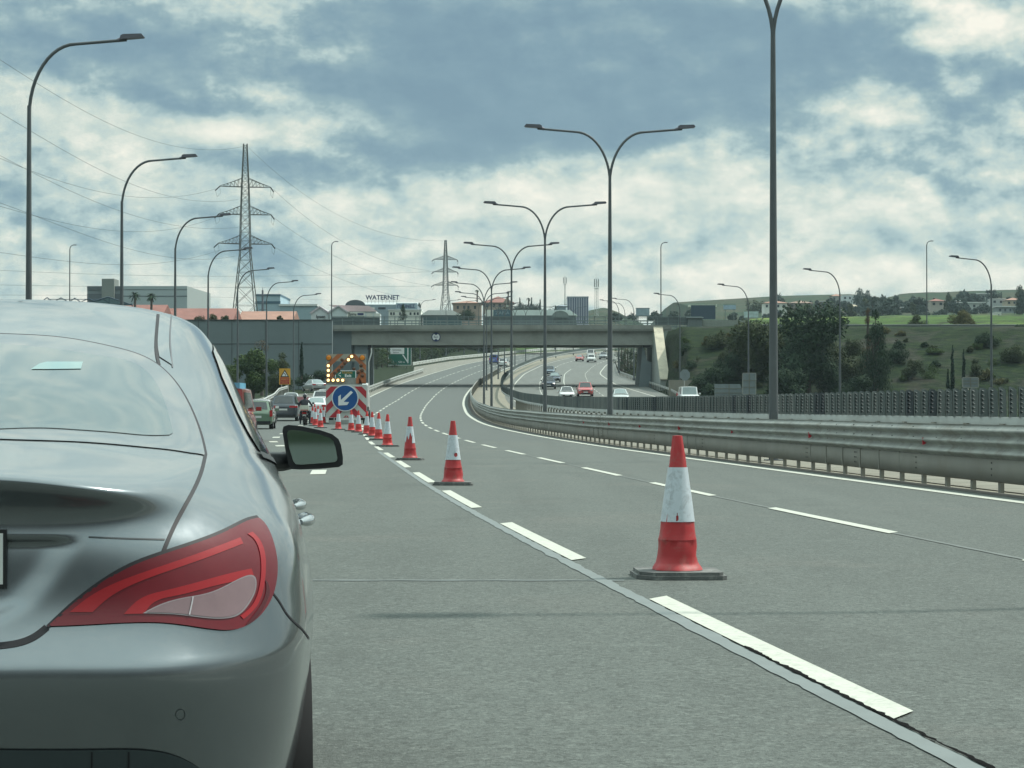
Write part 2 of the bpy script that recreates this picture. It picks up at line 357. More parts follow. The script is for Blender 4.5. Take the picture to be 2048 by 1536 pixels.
ys = axis([(-140, 230, 10), (230, 340, 1.5), (340, 640, 5), (640, 1200, 14), (1200, 2000, 80), (2000, 4000, 500)])
b = MB(); b.grid([[(x, y, terr(x, y)) for x in xs] for y in ys])
gm = bpy.data.materials.new('ground_cover'); gm.use_nodes = True; t = NT(gm.node_tree); bs = t.n['Principled BSDF']
oc = t.add('ShaderNodeTexCoord').outputs['Object']; sp = t.add('ShaderNodeSeparateXYZ'); t.l.new(oc, sp.inputs[0])
n1 = t.noise(t.vm('MULTIPLY', oc, (1, 1, 2.2)), .16, 8, .68, .8); n2 = t.noise(t.vm('MULTIPLY', oc, (.5, 1, 3)), 1.1, 8, .72, .6); n3 = t.noise(oc, .05, 4, .6)
g1 = t.ramp(n2.outputs[0], [(.30, (.005, .011, .008)), (.46, (.011, .022, .011)), (.6, (.024, .040, .014)), (.78, (.060, .070, .028))])
g2 = t.ramp(n2.outputs[0], [(.3, (.018, .022, .018)), (.55, (.042, .042, .034)), (.8, (.10, .093, .072))])
gcol = t.mix(t.rng(n1.outputs[0], .50, .64), g1, g2)
field = t.ramp(t.noise(t.vm('MULTIPLY', oc, (.4, 1, 1)), .03, 3, .5).outputs[0], [(.35, (.035, .072, .022)), (.5, (.065, .115, .03)), (.65, (.13, .18, .05))])
gcol = t.mix(t.m('MULTIPLY', t.rng(sp.outputs[1], 320, 345), t.rng(n1.outputs[0], .62, .5)), gcol, field)
hillc = t.mix(t.rng(n3.outputs[0], .45, .6), (.030, .052, .030), (.055, .058, .038))
gcol = t.mix(t.rng(sp.outputs[1], 620, 760), gcol, hillc)
wood = t.m('MULTIPLY', t.rng(sp.outputs[0], 4, -2), t.rng(sp.outputs[1], 316, 322)); gcol = t.mix(t.m('MULTIPLY', wood, t.rng(sp.outputs[1], 720, 700)), gcol, t.ramp(n2.outputs[0], [(.3, (.008, .016, .010)), (.7, (.035, .05, .025))]))
t.l.new(gcol, bs.inputs['Base Color']); bs.inputs['Roughness'].default_value = .95; bs.inputs['Specular IOR Level'].default_value = .1
bp = t.add('ShaderNodeBump'); bp.inputs['Strength'].default_value = .9; bp.inputs['Distance'].default_value = .25; t.l.new(n2.outputs[0], bp.inputs['Height']); t.l.new(bp.outputs[0], bs.inputs['Normal'])
o = b.build('ground', gm, None, False); o['kind'] = 'structure'

# ------------------------------------------------------------------ median guard rail on our side
def path_pts(off, d0, d1, st, z=0): return [Vector((off(d), d, zr(d)+z)) for d in np.arange(d0, d1, st)]
def sweep(b, off, prof, d0, d1, st, mi=0, sgn=1, wob=0):
    """cross-section prof [(u outwards, z)] swept along the alignment"""
    P = []
    for d in np.arange(d0, d1+.01, st):
        wv = wob*mnoise.noise((d*.11, 7, 0))
        P.append([(off(d)+sgn*u+wv, d, zr(d)+z+(wob*.7*mnoise.noise((d*.07, 2, 0)) if wob else 0)) for u, z in prof])
    b.grid(P, mi, True)
NR = lambda d: L0(d)+.78
g = thing('median_guard_rail', 'long triple wave steel guard rail with red reflectors along the median beside our carriageway', 'guard rail', (0, 0, 0))
b = MB()
prof = []
for k in range(0, 46):                        # three waves between z 0.50 and 1.00
    tt = k/45; z = 1.0-.5*tt; prof.append((-.055+.045*math.cos(tt*6*math.pi), z))
prof = [(.03, .985), (.0, 1.0), (-.03, 1.0)]+[(-p[0]*-1, p[1]-.012) for p in prof]
sweep(b, NR, prof, 10, 400, 1.0, wob=.035)
def bolts(b, mi):
    for k in range(70):
        d = 24.3+1.33*k
        for z in (.925, .76): b.box(NR(d)-.07, NR(d)-.04, d-.02, d+.02, zr(d)+z-.014, zr(d)+z+.014, mi)
bolts(b, 1); b.build('beam', [galv, darkm], g, False)
b = MB(); sweep(b, NR, [(.0, .50), (-.035, .49), (-.035, .17), (.0, .15)], 10, 330, 1.5, wob=.03)
for k in range(0, 70, 3):
    d = 24.3+1.33*k
    for q in range(3):
        for e in (-.08, .08): b.box(NR(d)-.042, NR(d)-.03, d+e-.01, d+e+.01, zr(d)+.24+q*.09, zr(d)+.262+q*.09, 1)
b.build('rub_plate', [galvplate, darkm], g, False)
proto = None
for k in range(100):
    d = 24+1.33*k
    if proto is None:
        b = MB(); b.box(0, .06, -.07, .07, -.02, .86); b.box(-.03, .08, -.05, .05, .16, .5); o = b.build('post', galvplate, g); proto = o
    else: o = proto.copy(); C.objects.link(o); o.parent = g
    o.location = (NR(d)+.0, d, zr(d))
b = MB()
for k in range(180):
    d = 24+1.33*(100+k); b.box(NR(d), NR(d)+.06, d-.07, d+.07, zr(d), zr(d)+.86)
for k in range(12):
    d = 23-1.33*k; b.box(NR(d), NR(d)+.06, d-.07, d+.07, zr(d), zr(d)+.86)
o = b.build('more_posts', galvplate, g); o['kind'] = 'stuff'
redr = mat('reflector_red', (.42, .02, .035), .35, 0, .1, emit=0)
proto = None
for i, px in enumerate([1848, 1617, 1460, 1357, 1277, 1217, 1165]):
    D = [36.0, 44.6, 53.2, 61.8, 70.4, 79.0, 87.6][i]
    d = min(np.arange(24, 100, .2), key=lambda q: abs(1024+F*(NR(q)-.1)/q-px))
    if proto is None:
        b = MB(); b.add([(0, 0, -.055), (0, 0, .055), (.0, .0, .0)]+[(-.005-.05*math.cos(a)*0, .0, 0) for a in (0,)], [])
        poly = [(-.01, -.06)]+[(-.01+.07*math.cos(a), .06*math.sin(a)) for a in np.linspace(-1.4, 1.4, 7)]+[(-.01, .06)]
        b.prism(poly, -.012, .012, 'y'); o = b.build('reflector', redr, g); proto = o
    else: o = proto.copy(); C.objects.link(o); o.parent = g
    o.location = (NR(d)-.09, d, zr(d)+.70)
strip('rail_gutter', lambda d: L0(d)+.42, lambda d: L0(d)+.75, mat('dirt_gutter', (.07, .065, .055), .95, 0, .3, 3), .004, 0, 360, 2)  # dark gutter strip; the rail's shadow is put into its colour
strip('median_slab', lambda d: L0(d)+1.0, lambda d: L0(d)+3.2, mat('slab', (.19, .185, .15), .9, 0, .18, 1.2, stain=((.25, .24, .19), 1, .6)), .006, 0, 300, 2)

# ------------------------------------------------------------------ far median barrier with anti-glare paddles
FR = lambda d: L0(d)+float(np.interp(d, [20, 60, 140, 220, 300], [4.5, 4.5, 4.6, 4.3, 4.2]))
g = thing('antiglare_barrier', 'grey steel barrier topped with a row of dark green antiglare paddles between the carriageways', 'barrier', (0, 0, 0))
b = MB(); sweep(b, FR, [(-.1, .84), (-.1, 1.06), (.1, 1.06), (.1, .84), (-.1, .84)], 20, 620, 2.0); b.build('beam', mat('barrier_grey', (.30, .325, .31), .6, .2, .12, .7, stain=((.2, .2, .18), .5, .5)), g, False)
b = MB(); b.box(-.16, -.1, -.16, .16, .84, .93); b.box(-.05, .05, -.05, .05, -.1, .84)
repeat('post', b.mesh('post', galvplate), g, [(FR(24+2.4*k), 24+2.4*k, zr(24+2.4*k)) for k in range(70)])
pg = [mat('paddle_a', (.040, .060, .060), .55, 0, .2, 4), mat('paddle_b', (.058, .078, .076), .55, 0, .2, 4), mat('paddle_c', (.010, .022, .028), .5, 0, .2, 4)]
def paddle_mesh(i):
    b = MB(); h = .60; hw = .20; P = []
    for k in range(9):                        # curved blade with rounded shoulders and a ribbed spine
        u = -hw+2*hw*k/8; topz = h-.07*abs(u/hw)**2.5; P.append([(u, .05*math.cos(u/hw*1.5), z*topz) for z in np.linspace(0, 1, 7)])
    b.grid(P); b.grid([[(x, y-.012, z) for x, y, z in r] for r in P])
    for q in range(6):
        z = .07+q*.085; b.add([(-.028, .035, z), (.028, .035, z), (.022, -.012, z+.028), (-.022, -.012, z+.028), (-.028, .035, z+.055), (.028, .035, z+.055)], [(0, 1, 2, 3), (3, 2, 5, 4), (0, 3, 4), (1, 5, 2)])
    return b.mesh('paddle', pg[i])
pm = [paddle_mesh(i) for i in range(3)]
random.seed(11); d = 38.0; cnt = 0; st = MB()
while d < 330:
    i = 2 if random.random() < .06 else random.choice((0, 0, 1)); tilt = random.uniform(-.04, .04)
    ang = R(62)+random.uniform(-.09, .09); a0 = math.atan2(L0(d+1)-L0(d-1), 2)
    if cnt < 100:
        o = bpy.data.objects.new('paddle', pm[i]); C.objects.link(o); o.parent = g
        o.location = (FR(d), d, zr(d)+1.06); o.rotation_euler = (random.uniform(-.03, .03), tilt, math.pi/2-ang-a0+.35)
    else:
        M = Matrix.Translation((FR(d), d, zr(d)+1.06)) @ Matrix.Rotation(math.pi/2-ang-a0+.35, 4, 'Z')
        me = pm[i]; st.add([M @ v.co for v in me.vertices], [tuple(p.vertices) for p in me.polygons if len(p.vertices) == 4][:96], i)
    cnt += 1; d += .62 if d < 150 else .8
sweep(st, FR, [(-.02, 1.05), (-.02, 1.62)], 328, 620, 3, 0); o = st.build('more_paddles', pg, g, False); o['kind'] = 'stuff'

# ------------------------------------------------------------------ other guard rails
def guard(name, label, pts, mt=galv, h=.75, beams=((.45, .75),), pstep=4.0, cat='guard rail', group=None):
    g = thing(name, label, cat, (0, 0, 0), 0, group); P = [Vector(p) for p in pts]
    cum = [0]
    for i in range(len(P)-1): cum.append(cum[-1]+(P[i+1]-P[i]).length)
    def ev(s):
        i = max(0, min(len(P)-2, int(np.searchsorted(cum, s))-1)); return P[i].lerp(P[i+1], (s-cum[i])/max(1e-6, cum[i+1]-cum[i]))
    for z0, z1 in beams:
        b = MB(); rows = []
        for s in np.linspace(0, cum[-1], max(2, int(cum[-1]/2.5))):
            p = ev(s); q = ev(min(cum[-1], s+.5)); q0 = ev(max(0, s-.5)); tv = (q-q0); tv.z = 0; nv = Vector((tv.y, -tv.x, 0)).normalized()
            rows.append([tuple(p+nv*u+Vector((0, 0, z0+(z1-z0)*z))) for u, z in ((0, 0), (.05, .12), (.05, .3), (0, .45), (0, .55), (.05, .7), (.05, .88), (0, 1), (-.02, 1), (-.02, 0))])
        b.grid(rows); b.build('beam', mt, g, False)
    b = MB(); b.box(-.05, .05, -.05, .05, -.1, h-.05)
    repeat('post', b.mesh('post', galvplate), g, [ev(s) for s in np.arange(0, cum[-1], pstep)][:100])
    return g
guard('guard_rail', 'curved steel guard rail beyond the opposite carriageway ending near the white off-roader', [(17.2, 200, zr(200)), (18.3, 238, zr(238)), (19.1, 265, zr(265)), (18.7, 318, zr(318)), (18.5, 375, zr(375)), (20.5, 430, zr(430)), (27, 500, zr(500)), (40, 590, zr(590))])
guard('guard_rail', 'double steel guard rail on the gore below the green exit board', [(-17.6, 262, zr(262)), (-17.6, 280, zr(280)), (-17.3, 330, zr(330)), (-16.6, 370, zr(370)), (-15.9, 392, zr(392))], beams=((.35, .55), (.62, .85)), pstep=3, mt=mat('galv_bright', (.5, .53, .5), .45, .4, .12))
guard('guard_rail', 'pale guard rail following the far left edge of the motorway uphill beyond the bridge', [(-19.6, 432, zr(432)), (-13.6, 480, zr(480)), (-3.2, 530, zr(530)), (7.7, 600, zr(600)), (20, 650, zr(650))], h=1.0, beams=((.35, 1.0),), mt=mat('galv_bright', (.5, .53, .5)))
guard('guard_rail', 'white topped guard rail along the exit ramp behind the queue', [(-16.8, 148, 1.15), (-19, 175, 1.7), (-21.8, 205, 2.4), (-24.5, 240, 3.0), (-28, 262, 3.4)], mt=mat('galv_bright', (.5, .53, .5)))

# ------------------------------------------------------------------ street lamps
def arm_pts(sg, h=12.0, reach=3.05, h0=10.0, x0=0.0):
    P = [(x0, 0, h0-.02)]
    for k in range(13):
        a = math.pi/2*k/12; rx, rz_ = 1.35, h-h0-.12
        P.append((sg*(rx-rx*math.cos(a))*1.0, 0, h0+rz_*math.sin(a)))
    P.append((sg*reach*.92, 0, h+.0)); return P
def head_part(sg, par, h=12.0, reach=3.05, tilt=.06):
    b = MB(); x0 = sg*reach*.86
    poly = [(0, -.02), (.03, .11), (.12, .15), (.78, .12), (.86, .02), (.82, -.01)]
    b.prism([(x0+sg*u*.8, h+.02+v*.8+tilt*u) for u, v in poly], -.15, .15, 'y')
    b.tube([(x0-sg*.08, 0, h-.02), (x0+sg*.06, 0, h+.04)], .06, 8)
    return b.build('lamp_head', lampgrey, par)
def lamp(name, label, group, double, loc, h=12.0, rz=0):
    g = thing(name, label, 'street lamp', loc, rz, group)
    b = MB(); b.tube([(0, 0, -.3), (0, 0, 1.2), (0, 0, h-2.0 if double else h-1.9)], [.115, .108, .058], 14); b.box(-.2, .2, -.2, .2, -.3, .03); b.build('pole', polemat, g)
    for sg in ((-1, 1) if double else (1,)):
        b = MB(); P = arm_pts(sg, h, h0=h-2.1 if double else h-2.2); b.tube(P, [.058]*2+[.05]*11+[.045]*2, 10); b.build('arm', polemat, g); head_part(sg, g, h)
    b = MB(); b.box(-.07, .07, -.125, -.1, .55, 1.15); b.build('door', polemat, g)
    return g
dl = lamp('street_lamp', '', None, True, (0, 0, 0)); used = False
nm = ['second', 'third', 'fourth', 'fifth', 'sixth', 'seventh', 'eighth', 'ninth', 'tenth', 'eleventh', 'twelfth', 'thirteenth', 'fourteenth', 'fifteenth', 'sixteenth']
for i, (d, px) in enumerate([(16.3, 3792), (51.6, 1547), (84.6, 1220), (117.6, 1090), (150.6, 1023), (183.6, 983), (216, 968)]+[(249+33*k, 0) for k in range(10)]):
    if 285 < d < 330: continue
    x = (px-1024)/F*d if px else L0(d)+2.2
    lab = ('nearest twin arm street lamp in the median, its fork cut by the top edge' if i == 1 else
           'twin arm street lamp right of the frame, throwing the thin shadow across the road' if i == 0 else
           'twin arm street lamp in the median, %s nearest in the row' % nm[i-2])
    place_copy(dl, used, (x, d, zr(d)), R(2), lab, 'twin arm lamps along the median', None); used = True
    if i == 1: base = zr(d)
sl_ = lamp('street_lamp', '', None, False, (0, 0, 0)); used = False
for i, (px, py, d) in enumerate([(57, 75, 63), (243, 313, 96), (350, 430, 129), (416, 497, 162), (475, 537, 195), (533, 562, 228), (587, 588, 261)]):
    ztop = HC+(HY-py)/F*d; lab = ['nearest and tallest looking of the left row, behind the silver car', 'second in the left row, in front of the grey factory', 'third in the left row, before the red roofed shed', 'fourth in the left row, left of the big pylon', 'fifth in the left row, overlapping the pylon foot', 'sixth in the left row, beside the yellow warning sign', 'seventh and last of the left row, right of the yellow sign'][i]
    place_copy(sl_, used, ((px-1024)/F*d, d, ztop-12.05), 0, 'curved arm street lamp, '+lab, 'single arm lamps left of the road'); used = True
for i, (px, py, d) in enumerate([(1983, 515, 160), (1680, 540, 186), (1497, 570, 222), (1360, 588, 264)]):
    ztop = HC+(HY-py)/F*d; lab = ['rightmost, above the small roadside sign', 'just left of the tapering conifer', 'above the pair of grey sign backs', 'nearest the pale wing wall of the bridge'][i]
    place_copy(sl_, True, ((px-1024)/F*d, d, ztop-12.05), math.pi+.25, 'street lamp with its arm to the left, '+lab, 'single arm lamps right of the opposite carriageway')
def thin_lamp(label, loc, h, group):
    g = thing('slim_lamp', label, 'street lamp', loc, 0, group)
    b = MB(); b.tube([(0, 0, -.5), (0, 0, h-.6), (.08, 0, h-.25), (.3, 0, h-.05), (.5, 0, h)], [.09, .065, .055, .05, .045], 8); b.build('pole', polemat, g)
    b = MB(); b.obox((.68, 0, h+.02), .24, .12, .05); b.build('lamp_head', lampgrey, g); return g
for px, py, lab in ((139, 490, 'at the far left, left of the grey factory'), (663, 483, 'at the left end of the bridge'), (1322, 485, 'at the right end of the bridge'), (1854, 482, 'on the embankment above the two cypresses')):
    p = at(px, 655, 304); thin_lamp('slim lamp on the crossing road, '+lab, p, (655-py)/F*304, 'slim lamps on the crossing road')
# ------------------------------------------------------------------ lettering
def text_mesh(txt, size, mt, ext=.01, bold=0.0, align='CENTER'):
    cu = bpy.data.curves.new('t', 'FONT'); cu.body = txt; cu.size = size; cu.extrude = ext; cu.offset = bold; cu.align_x = align; cu.align_y = 'CENTER'
    ob = bpy.data.objects.new('t', cu); C.objects.link(ob); bpy.context.view_layer.update()
    me = bpy.data.meshes.new_from_object(ob.evaluated_get(bpy.context.evaluated_depsgraph_get())); bpy.data.objects.remove(ob)
    me.materials.clear(); me.materials.append(mt); me.name = 'lettering'; return me
def letter(txt, size, mt, par, loc, rot=(math.pi/2, 0, 0), sx=1.0, bold=0.0, name='lettering', ext=.01):
    o = bpy.data.objects.new(name, text_mesh(txt, size, mt, ext, bold)); C.objects.link(o); o.parent = par
    o.location = loc; o.rotation_euler = rot; o.scale = (sx, 1, 1); return o
navy = mat('navy_letters', (.015, .03, .11), .5); black = mat('black_paint', (.012, .012, .014), .5)
signw = mat('sign_white', (.72, .74, .74), .45, 0, .04); signgreen = mat('sign_green', (.0, .105, .07), .4, 0, .08, 1)
signblue = mat('sign_blue', (.004, .075, .26), .4, 0, .06, 1); signred = mat('sign_red', (.36, .022, .03), .45, 0, .1, 2)
signyel = mat('sign_yellow', (.62, .33, .03), .5, 0, .1, 2); signback = mat('sign_back', (.20, .24, .25), .55, .3, .12, 1.5)
glassd = mat('window_dark', (.03, .04, .05), .15, 0, .1, 1)

# ------------------------------------------------------------------ the bridge
BY = 300.0
br = thing('road_bridge', 'long grey concrete road bridge with a steel railing crossing both carriageways', 'bridge', (0, BY, 0))
def bx_(px): return (px-1024)/F*BY
zs = HC+(HY-690)/F*BY; zt = HC+(HY-657)/F*BY; zl = HC+(HY-652)/F*BY
xl, xr = bx_(703), bx_(1306)
cgird = mat('bridge_concrete', (.25, .265, .24), .85, 0, .14, .35, .15, 8, stain=((.15, .155, .14), .22, .6))
b = MB(); b.prism([(0.0, zs), (0, zt-.35), (-.45, zt-.1), (-.45, zt), (14.45, zt), (14.45, zt-.1), (14, zt-.35), (14, zs), (12.6, zs), (12.4, zs+.5), (1.6, zs+.5), (1.4, zs)], xl, xr, 'x')
b.build('girder', cgird, br)
b = MB(); b.box(bx_(661), bx_(1342), -.62, .1, zt-.12, zl+.12); b.box(bx_(661), bx_(1342), -.55, .12, zt-.34, zt-.12)
b.build('edge_beam', cgird, br)
railm = mat('rail_paint', (.17, .215, .215), .5, .3, .12)
b = MB(); ztop = HC+(HY-633)/F*BY
for z in (ztop, (ztop+zl)/2+.45, (ztop+zl)/2): b.box(bx_(664), bx_(1404), -.5, -.44, z-.035, z+.035)
b.box(bx_(664), bx_(1404), -.52, -.40, ztop-.03, ztop+.03)
b.build('handrail', railm, br)
proto = None
for k in range(36):
    px = 664+21*k
    if proto is None: b = MB(); b.box(-.05, .05, -.5, -.42, zl+.1, ztop+.02); proto = o = b.build('rail_post', railm, br)
    else: o = proto.copy(); C.objects.link(o); o.parent = br
    o.location = (bx_(px), 0, 0)
b = MB()
for z in (zl+.45, zl+.9, zl+1.3): b.box(bx_(664), bx_(1404), 14.3, 14.42, z-.06, z+.06)
for k in range(50): b.box(bx_(664+15*k)-.05, bx_(664+15*k)+.05, 14.4, 14.5, zl, zl+1.35)
b.build('far_barrier', railm, br)
b = MB()
xx = bx_(664)
meshm = mat('mesh_panels', (.11, .14, .145), .8, 0, .2, 1)
b.box(bx_(664), bx_(760), -.43, -.41, zl+.12, ztop-.1); b.box(bx_(1310), bx_(1404), -.43, -.41, zl+.12, ztop-.1)
b.build('mesh_panel', meshm, br)
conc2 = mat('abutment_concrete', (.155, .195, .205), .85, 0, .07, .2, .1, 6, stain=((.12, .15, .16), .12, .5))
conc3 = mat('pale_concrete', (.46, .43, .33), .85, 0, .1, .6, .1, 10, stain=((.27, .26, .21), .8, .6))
# left abutment and its recess
b = MB(); zg = zr(300)-1
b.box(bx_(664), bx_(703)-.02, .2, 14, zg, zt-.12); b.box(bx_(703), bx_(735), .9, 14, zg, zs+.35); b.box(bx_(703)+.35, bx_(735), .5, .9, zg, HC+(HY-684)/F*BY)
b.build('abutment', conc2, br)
b = MB(); b.box(bx_(735), bx_(742), .4, 1.4, zs-.55, zs); b.box(bx_(1286), bx_(1302), .4, 1.4, zs-.35, zs); b.build('bearing', black, br)
# right abutment: wing wall whose sunlit top slopes down towards us
xa = bx_(1305); zb_ = HC+(HY-760)/F*BY-.2
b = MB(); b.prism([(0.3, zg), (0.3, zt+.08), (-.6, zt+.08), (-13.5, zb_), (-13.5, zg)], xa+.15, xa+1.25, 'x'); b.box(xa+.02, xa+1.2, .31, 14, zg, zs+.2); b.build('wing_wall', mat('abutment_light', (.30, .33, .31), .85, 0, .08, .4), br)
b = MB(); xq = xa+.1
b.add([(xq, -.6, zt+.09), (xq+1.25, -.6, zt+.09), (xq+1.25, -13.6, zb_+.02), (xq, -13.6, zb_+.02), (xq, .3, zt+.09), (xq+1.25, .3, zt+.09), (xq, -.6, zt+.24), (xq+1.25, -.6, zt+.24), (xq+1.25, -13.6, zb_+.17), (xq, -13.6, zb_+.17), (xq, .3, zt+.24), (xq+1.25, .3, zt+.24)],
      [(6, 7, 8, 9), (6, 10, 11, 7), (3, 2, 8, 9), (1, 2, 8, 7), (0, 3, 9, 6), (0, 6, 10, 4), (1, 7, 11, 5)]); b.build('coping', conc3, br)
b = MB(); b.prism([(bx_(1278), zg), (bx_(1286), zs-.1), (bx_(1289), zs-.3), (bx_(1294), zs-2.1), (bx_(1304), zs-2.4), (bx_(1304), zg)], .8, 12, 'y'); b.build('pier', conc2, br)
b = MB(); b.tube([(bx_(738), -.3, zr(300)-.3), (bx_(738), -.3, HC+(HY-724)/F*BY), (bx_(743.5), -.3, HC+(HY-705)/F*BY), (bx_(743), -.3, HC+(HY-696)/F*BY)], .1, 8); b.build('drain_pipe', white, br)
# round emblem on the girder
ex_, ez_ = bx_(872), HC+(HY-674)/F*BY
b = MB(); b.lathe([(0, 0), (.62, 0), (.62, .05), (0, .05)], 28); o = b.build('emblem_disc', navy, br); o.location = (ex_, -.05, ez_); o.rotation_euler = (math.pi/2, 0, 0)
pl = []
for s_ in (1, -1):
    for a in np.linspace(-60, 60, 11): pl.append((s_*.50*math.cos(R(a)), s_*.50*math.sin(R(a))))
    pl.append((0, s_*.22) if s_ > 0 else (0, -.22))
b = MB(); b.prism([(ex_+u, ez_+v) for u, v in pl], -.125, -.105, 'y'); b.build('emblem_field', signw, br)
letter('Bam', .42, navy, br, (ex_, -.13, ez_), sx=.85)

def slab(name, label, cat, px0, px1, pt, pb, Y, dep, mt, parts=None, group=None, taper=None):
    a = at(px0, pt, Y); c = at(px1, pb, Y); g = thing(name, label, cat, (a.x, Y, c.z-3), 0, group)
    b = MB(); b.box(0, c.x-a.x, 0, dep, 0, a.z-c.z+3); b.build('wall', mt, g); return g, c.x-a.x, a.z-c.z+3
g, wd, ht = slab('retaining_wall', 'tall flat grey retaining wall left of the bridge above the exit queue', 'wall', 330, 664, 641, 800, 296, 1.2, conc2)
b = MB(); b.box(0, wd, -.05, 0, ht-3.2, ht-3.12)
for k in range(1, 5): b.box(k*wd/5-.03, k*wd/5+.03, -.05, 0, 0, ht)
b.box(0, wd, -.12, .3, ht, ht+.14); b.build('joints', mat('joint_dark', (.06, .07, .07), .9), g)

# ------------------------------------------------------------------ buildings
def windows(g, rects, mt, y=-.06, frame=None, name='window'):
    for x0, x1, z0, z1 in rects:
        b = MB(); b.box(x0, x1, y, .12, z0, z1); o = b.build(name, mt, g)
def building(label, px0, px1, pt, pb, Y, dep, wallm, rooff=None, cat='building', name='building', group=None, sink=4):
    a = at(px0, pt, Y); c = at(px1, pb, Y); g = thing(name, label, cat, (a.x, Y, c.z-sink), 0, group); W_, H_ = c.x-a.x, a.z-c.z+sink
    b = MB(); b.box(0, W_, 0, dep, 0, H_); b.build('wall', wallm, g)
    if rooff: rooff(g, W_, H_, dep)
    return g, W_, H_
redtile = mat('red_roof', (.23, .10, .08), .8, 0, .15, .5); redtile2 = mat('red_roof_pale', (.31, .17, .125), .8, 0, .15, .5)
def flat_roof(mt, t_=.25, o_=.3):
    def f(g, W_, H_, dep): b = MB(); b.box(-o_, W_+o_, -o_, dep+o_, H_+.003, H_+t_); b.build('roof', mt, g)
    return f
def gable(mt, rise, ridge_x=False, o_=.4):
    def f(g, W_, H_, dep):
        b = MB()
        if ridge_x: b.prism([(-o_, H_-.05), (dep/2, H_+rise), (dep+o_, H_-.05)], -o_, W_+o_, 'x')
        else: b.prism([(-o_, H_-.05), (W_/2, H_+rise), (W_+o_, H_-.05)], -o_, dep+o_, 'y')
        b.build('roof', mt, g)
    return f
def hip(mt, rise, o_=.5):
    def f(g, W_, H_, dep):
        b = MB(); k = min(W_, dep)/2
        vs = [(-o_, -o_, H_), (W_+o_, -o_, H_), (W_+o_, dep+o_, H_), (-o_, dep+o_, H_), (k if W_ > dep else W_/2, dep/2, H_+rise), (W_-k if W_ > dep else W_/2+.01, dep/2, H_+rise)]
        b.add(vs, [(0, 1, 5, 4), (1, 2, 5), (2, 3, 4, 5), (3, 0, 4), (3, 2, 1, 0)]); b.build('roof', mt, g)
    return f
fgrey = mat('factory_grey', (.17, .205, .215), .7, 0, .06, .1); fgrey2 = mat('factory_light', (.36, .42, .43), .7, 0, .05, .1); fdark = mat('factory_band', (.08, .10, .115), .7, 0, .1, .1)
cream = mat('cream_render', (.42, .39, .31), .85, 0, .1, .3); palew = mat('pale_render', (.68, .70, .64), .8, 0, .08, .3); bluish = mat('blue_cladding', (.32, .44, .50), .6, 0, .06, .2)
roofpale = mat('pale_roof', (.66, .68, .66), .6, 0, .08, .2)
# grey factory with tower, far left
g, W_, H_ = building('big grey windowless factory with a square stair tower, behind the silver car roof', 174, 374, 572, 640, 620, 40, fgrey, None)
b = MB(); x = (205-174)/F*620; b.box(x, x+3.5, -1.5, 6, 0, H_+2.0); b.build('tower', mat('tower_grey', (.20, .22, .20), .8, 0, .06), g)
b = MB(); x = (247-174)/F*620; b.box(x, W_-.02, -.15, .0, 0, H_-1.15); b.box(x+.01, W_-.03, -.2, -.0, H_-.95, H_+.0); b.build('cladding', fgrey2, g)
b = MB(); b.box(0, x, -.2, 0, H_-4.1, H_-2.2); b.box(x, W_-.02, -.22, 0, H_-3.0, H_-2.75); b.box(0, x, -.2, 0, H_-1.2, H_-.1); b.build('band', fdark, g)
b = MB(); b.add([(W_, 0, 0), (W_+3.3, 24, 0), (W_+3.3, 24, H_-.8), (W_, 0, H_-.05), (W_-.5, 24, 0), (W_-.5, 24, H_-.8)], [(0, 1, 2, 3), (3, 2, 5), (0, 4, 1)]); b.build('side_wall', mat('factory_side', (.36, .41, .40), .7, 0, .05), g)
# red roofed sheds
def shed(label, px0, px1, pr, pe, Y, dep, mt, wallm=cream):
    g, W_, H_ = building(label, px0, px1, pe, 650, Y, dep, wallm); rise = (pe-pr)/F*Y
    b = MB(); b.prism([(-.5, H_-.02), (dep/2, H_+rise), (dep+.5, H_-.02)], -.4, W_+.4, 'x'); b.build('roof', mt, g); return g
shed('low shed with a salmon red roof behind the silver car, below the two palms', 205, 320, 606, 634, 420, 14, redtile)
shed('long shed with a dark red roof left of the big pylon', 310, 462, 613, 641, 440, 16, redtile)
shed('shed with a pale orange roof right of the big pylon', 478, 582, 619, 640, 455, 16, redtile2)
b = MB()
g = thing('steel_canopy', 'open dark steel canopy frame over the roof of the silver car, left of the factory', 'canopy', at(80, 640, 380))
for k in range(5): b.tube([(k*2.4, 0, 0), (k*2.4, 0, 3.0+.2*(k % 2)), (k*2.4+1.2, 0, 3.9-.05*k), (k*2.4+2.4, 0, 3.0+.2*(k % 2))], .1, 6)
b.tube([(0, 6, 3.9), (9, 6, 3.9)], .06, 6); b.tube([(8.5, 0, 3.1), (11.8, 0, 4.0), (16, 0, 2.6), (16, 0, 0)], .12, 6); b.tube([(10, 0, 2.4), (16, 0, 2.8)], .1, 6); b.tube([(12, 0, 4), (12, 0, 2.4)], .08, 6)
b.build('frame', mat('canopy_blue', (.03, .06, .09), .6), g)
b = MB(); b.add([(8.5, -.05, 3.0), (11.8, -.05, 3.9), (16, -.05, 2.55), (10, -.05, 2.4)], [(0, 1, 2, 3)]); b.build('roof_sheet', mat('canopy_sheet', (.10, .17, .19), .5), g)
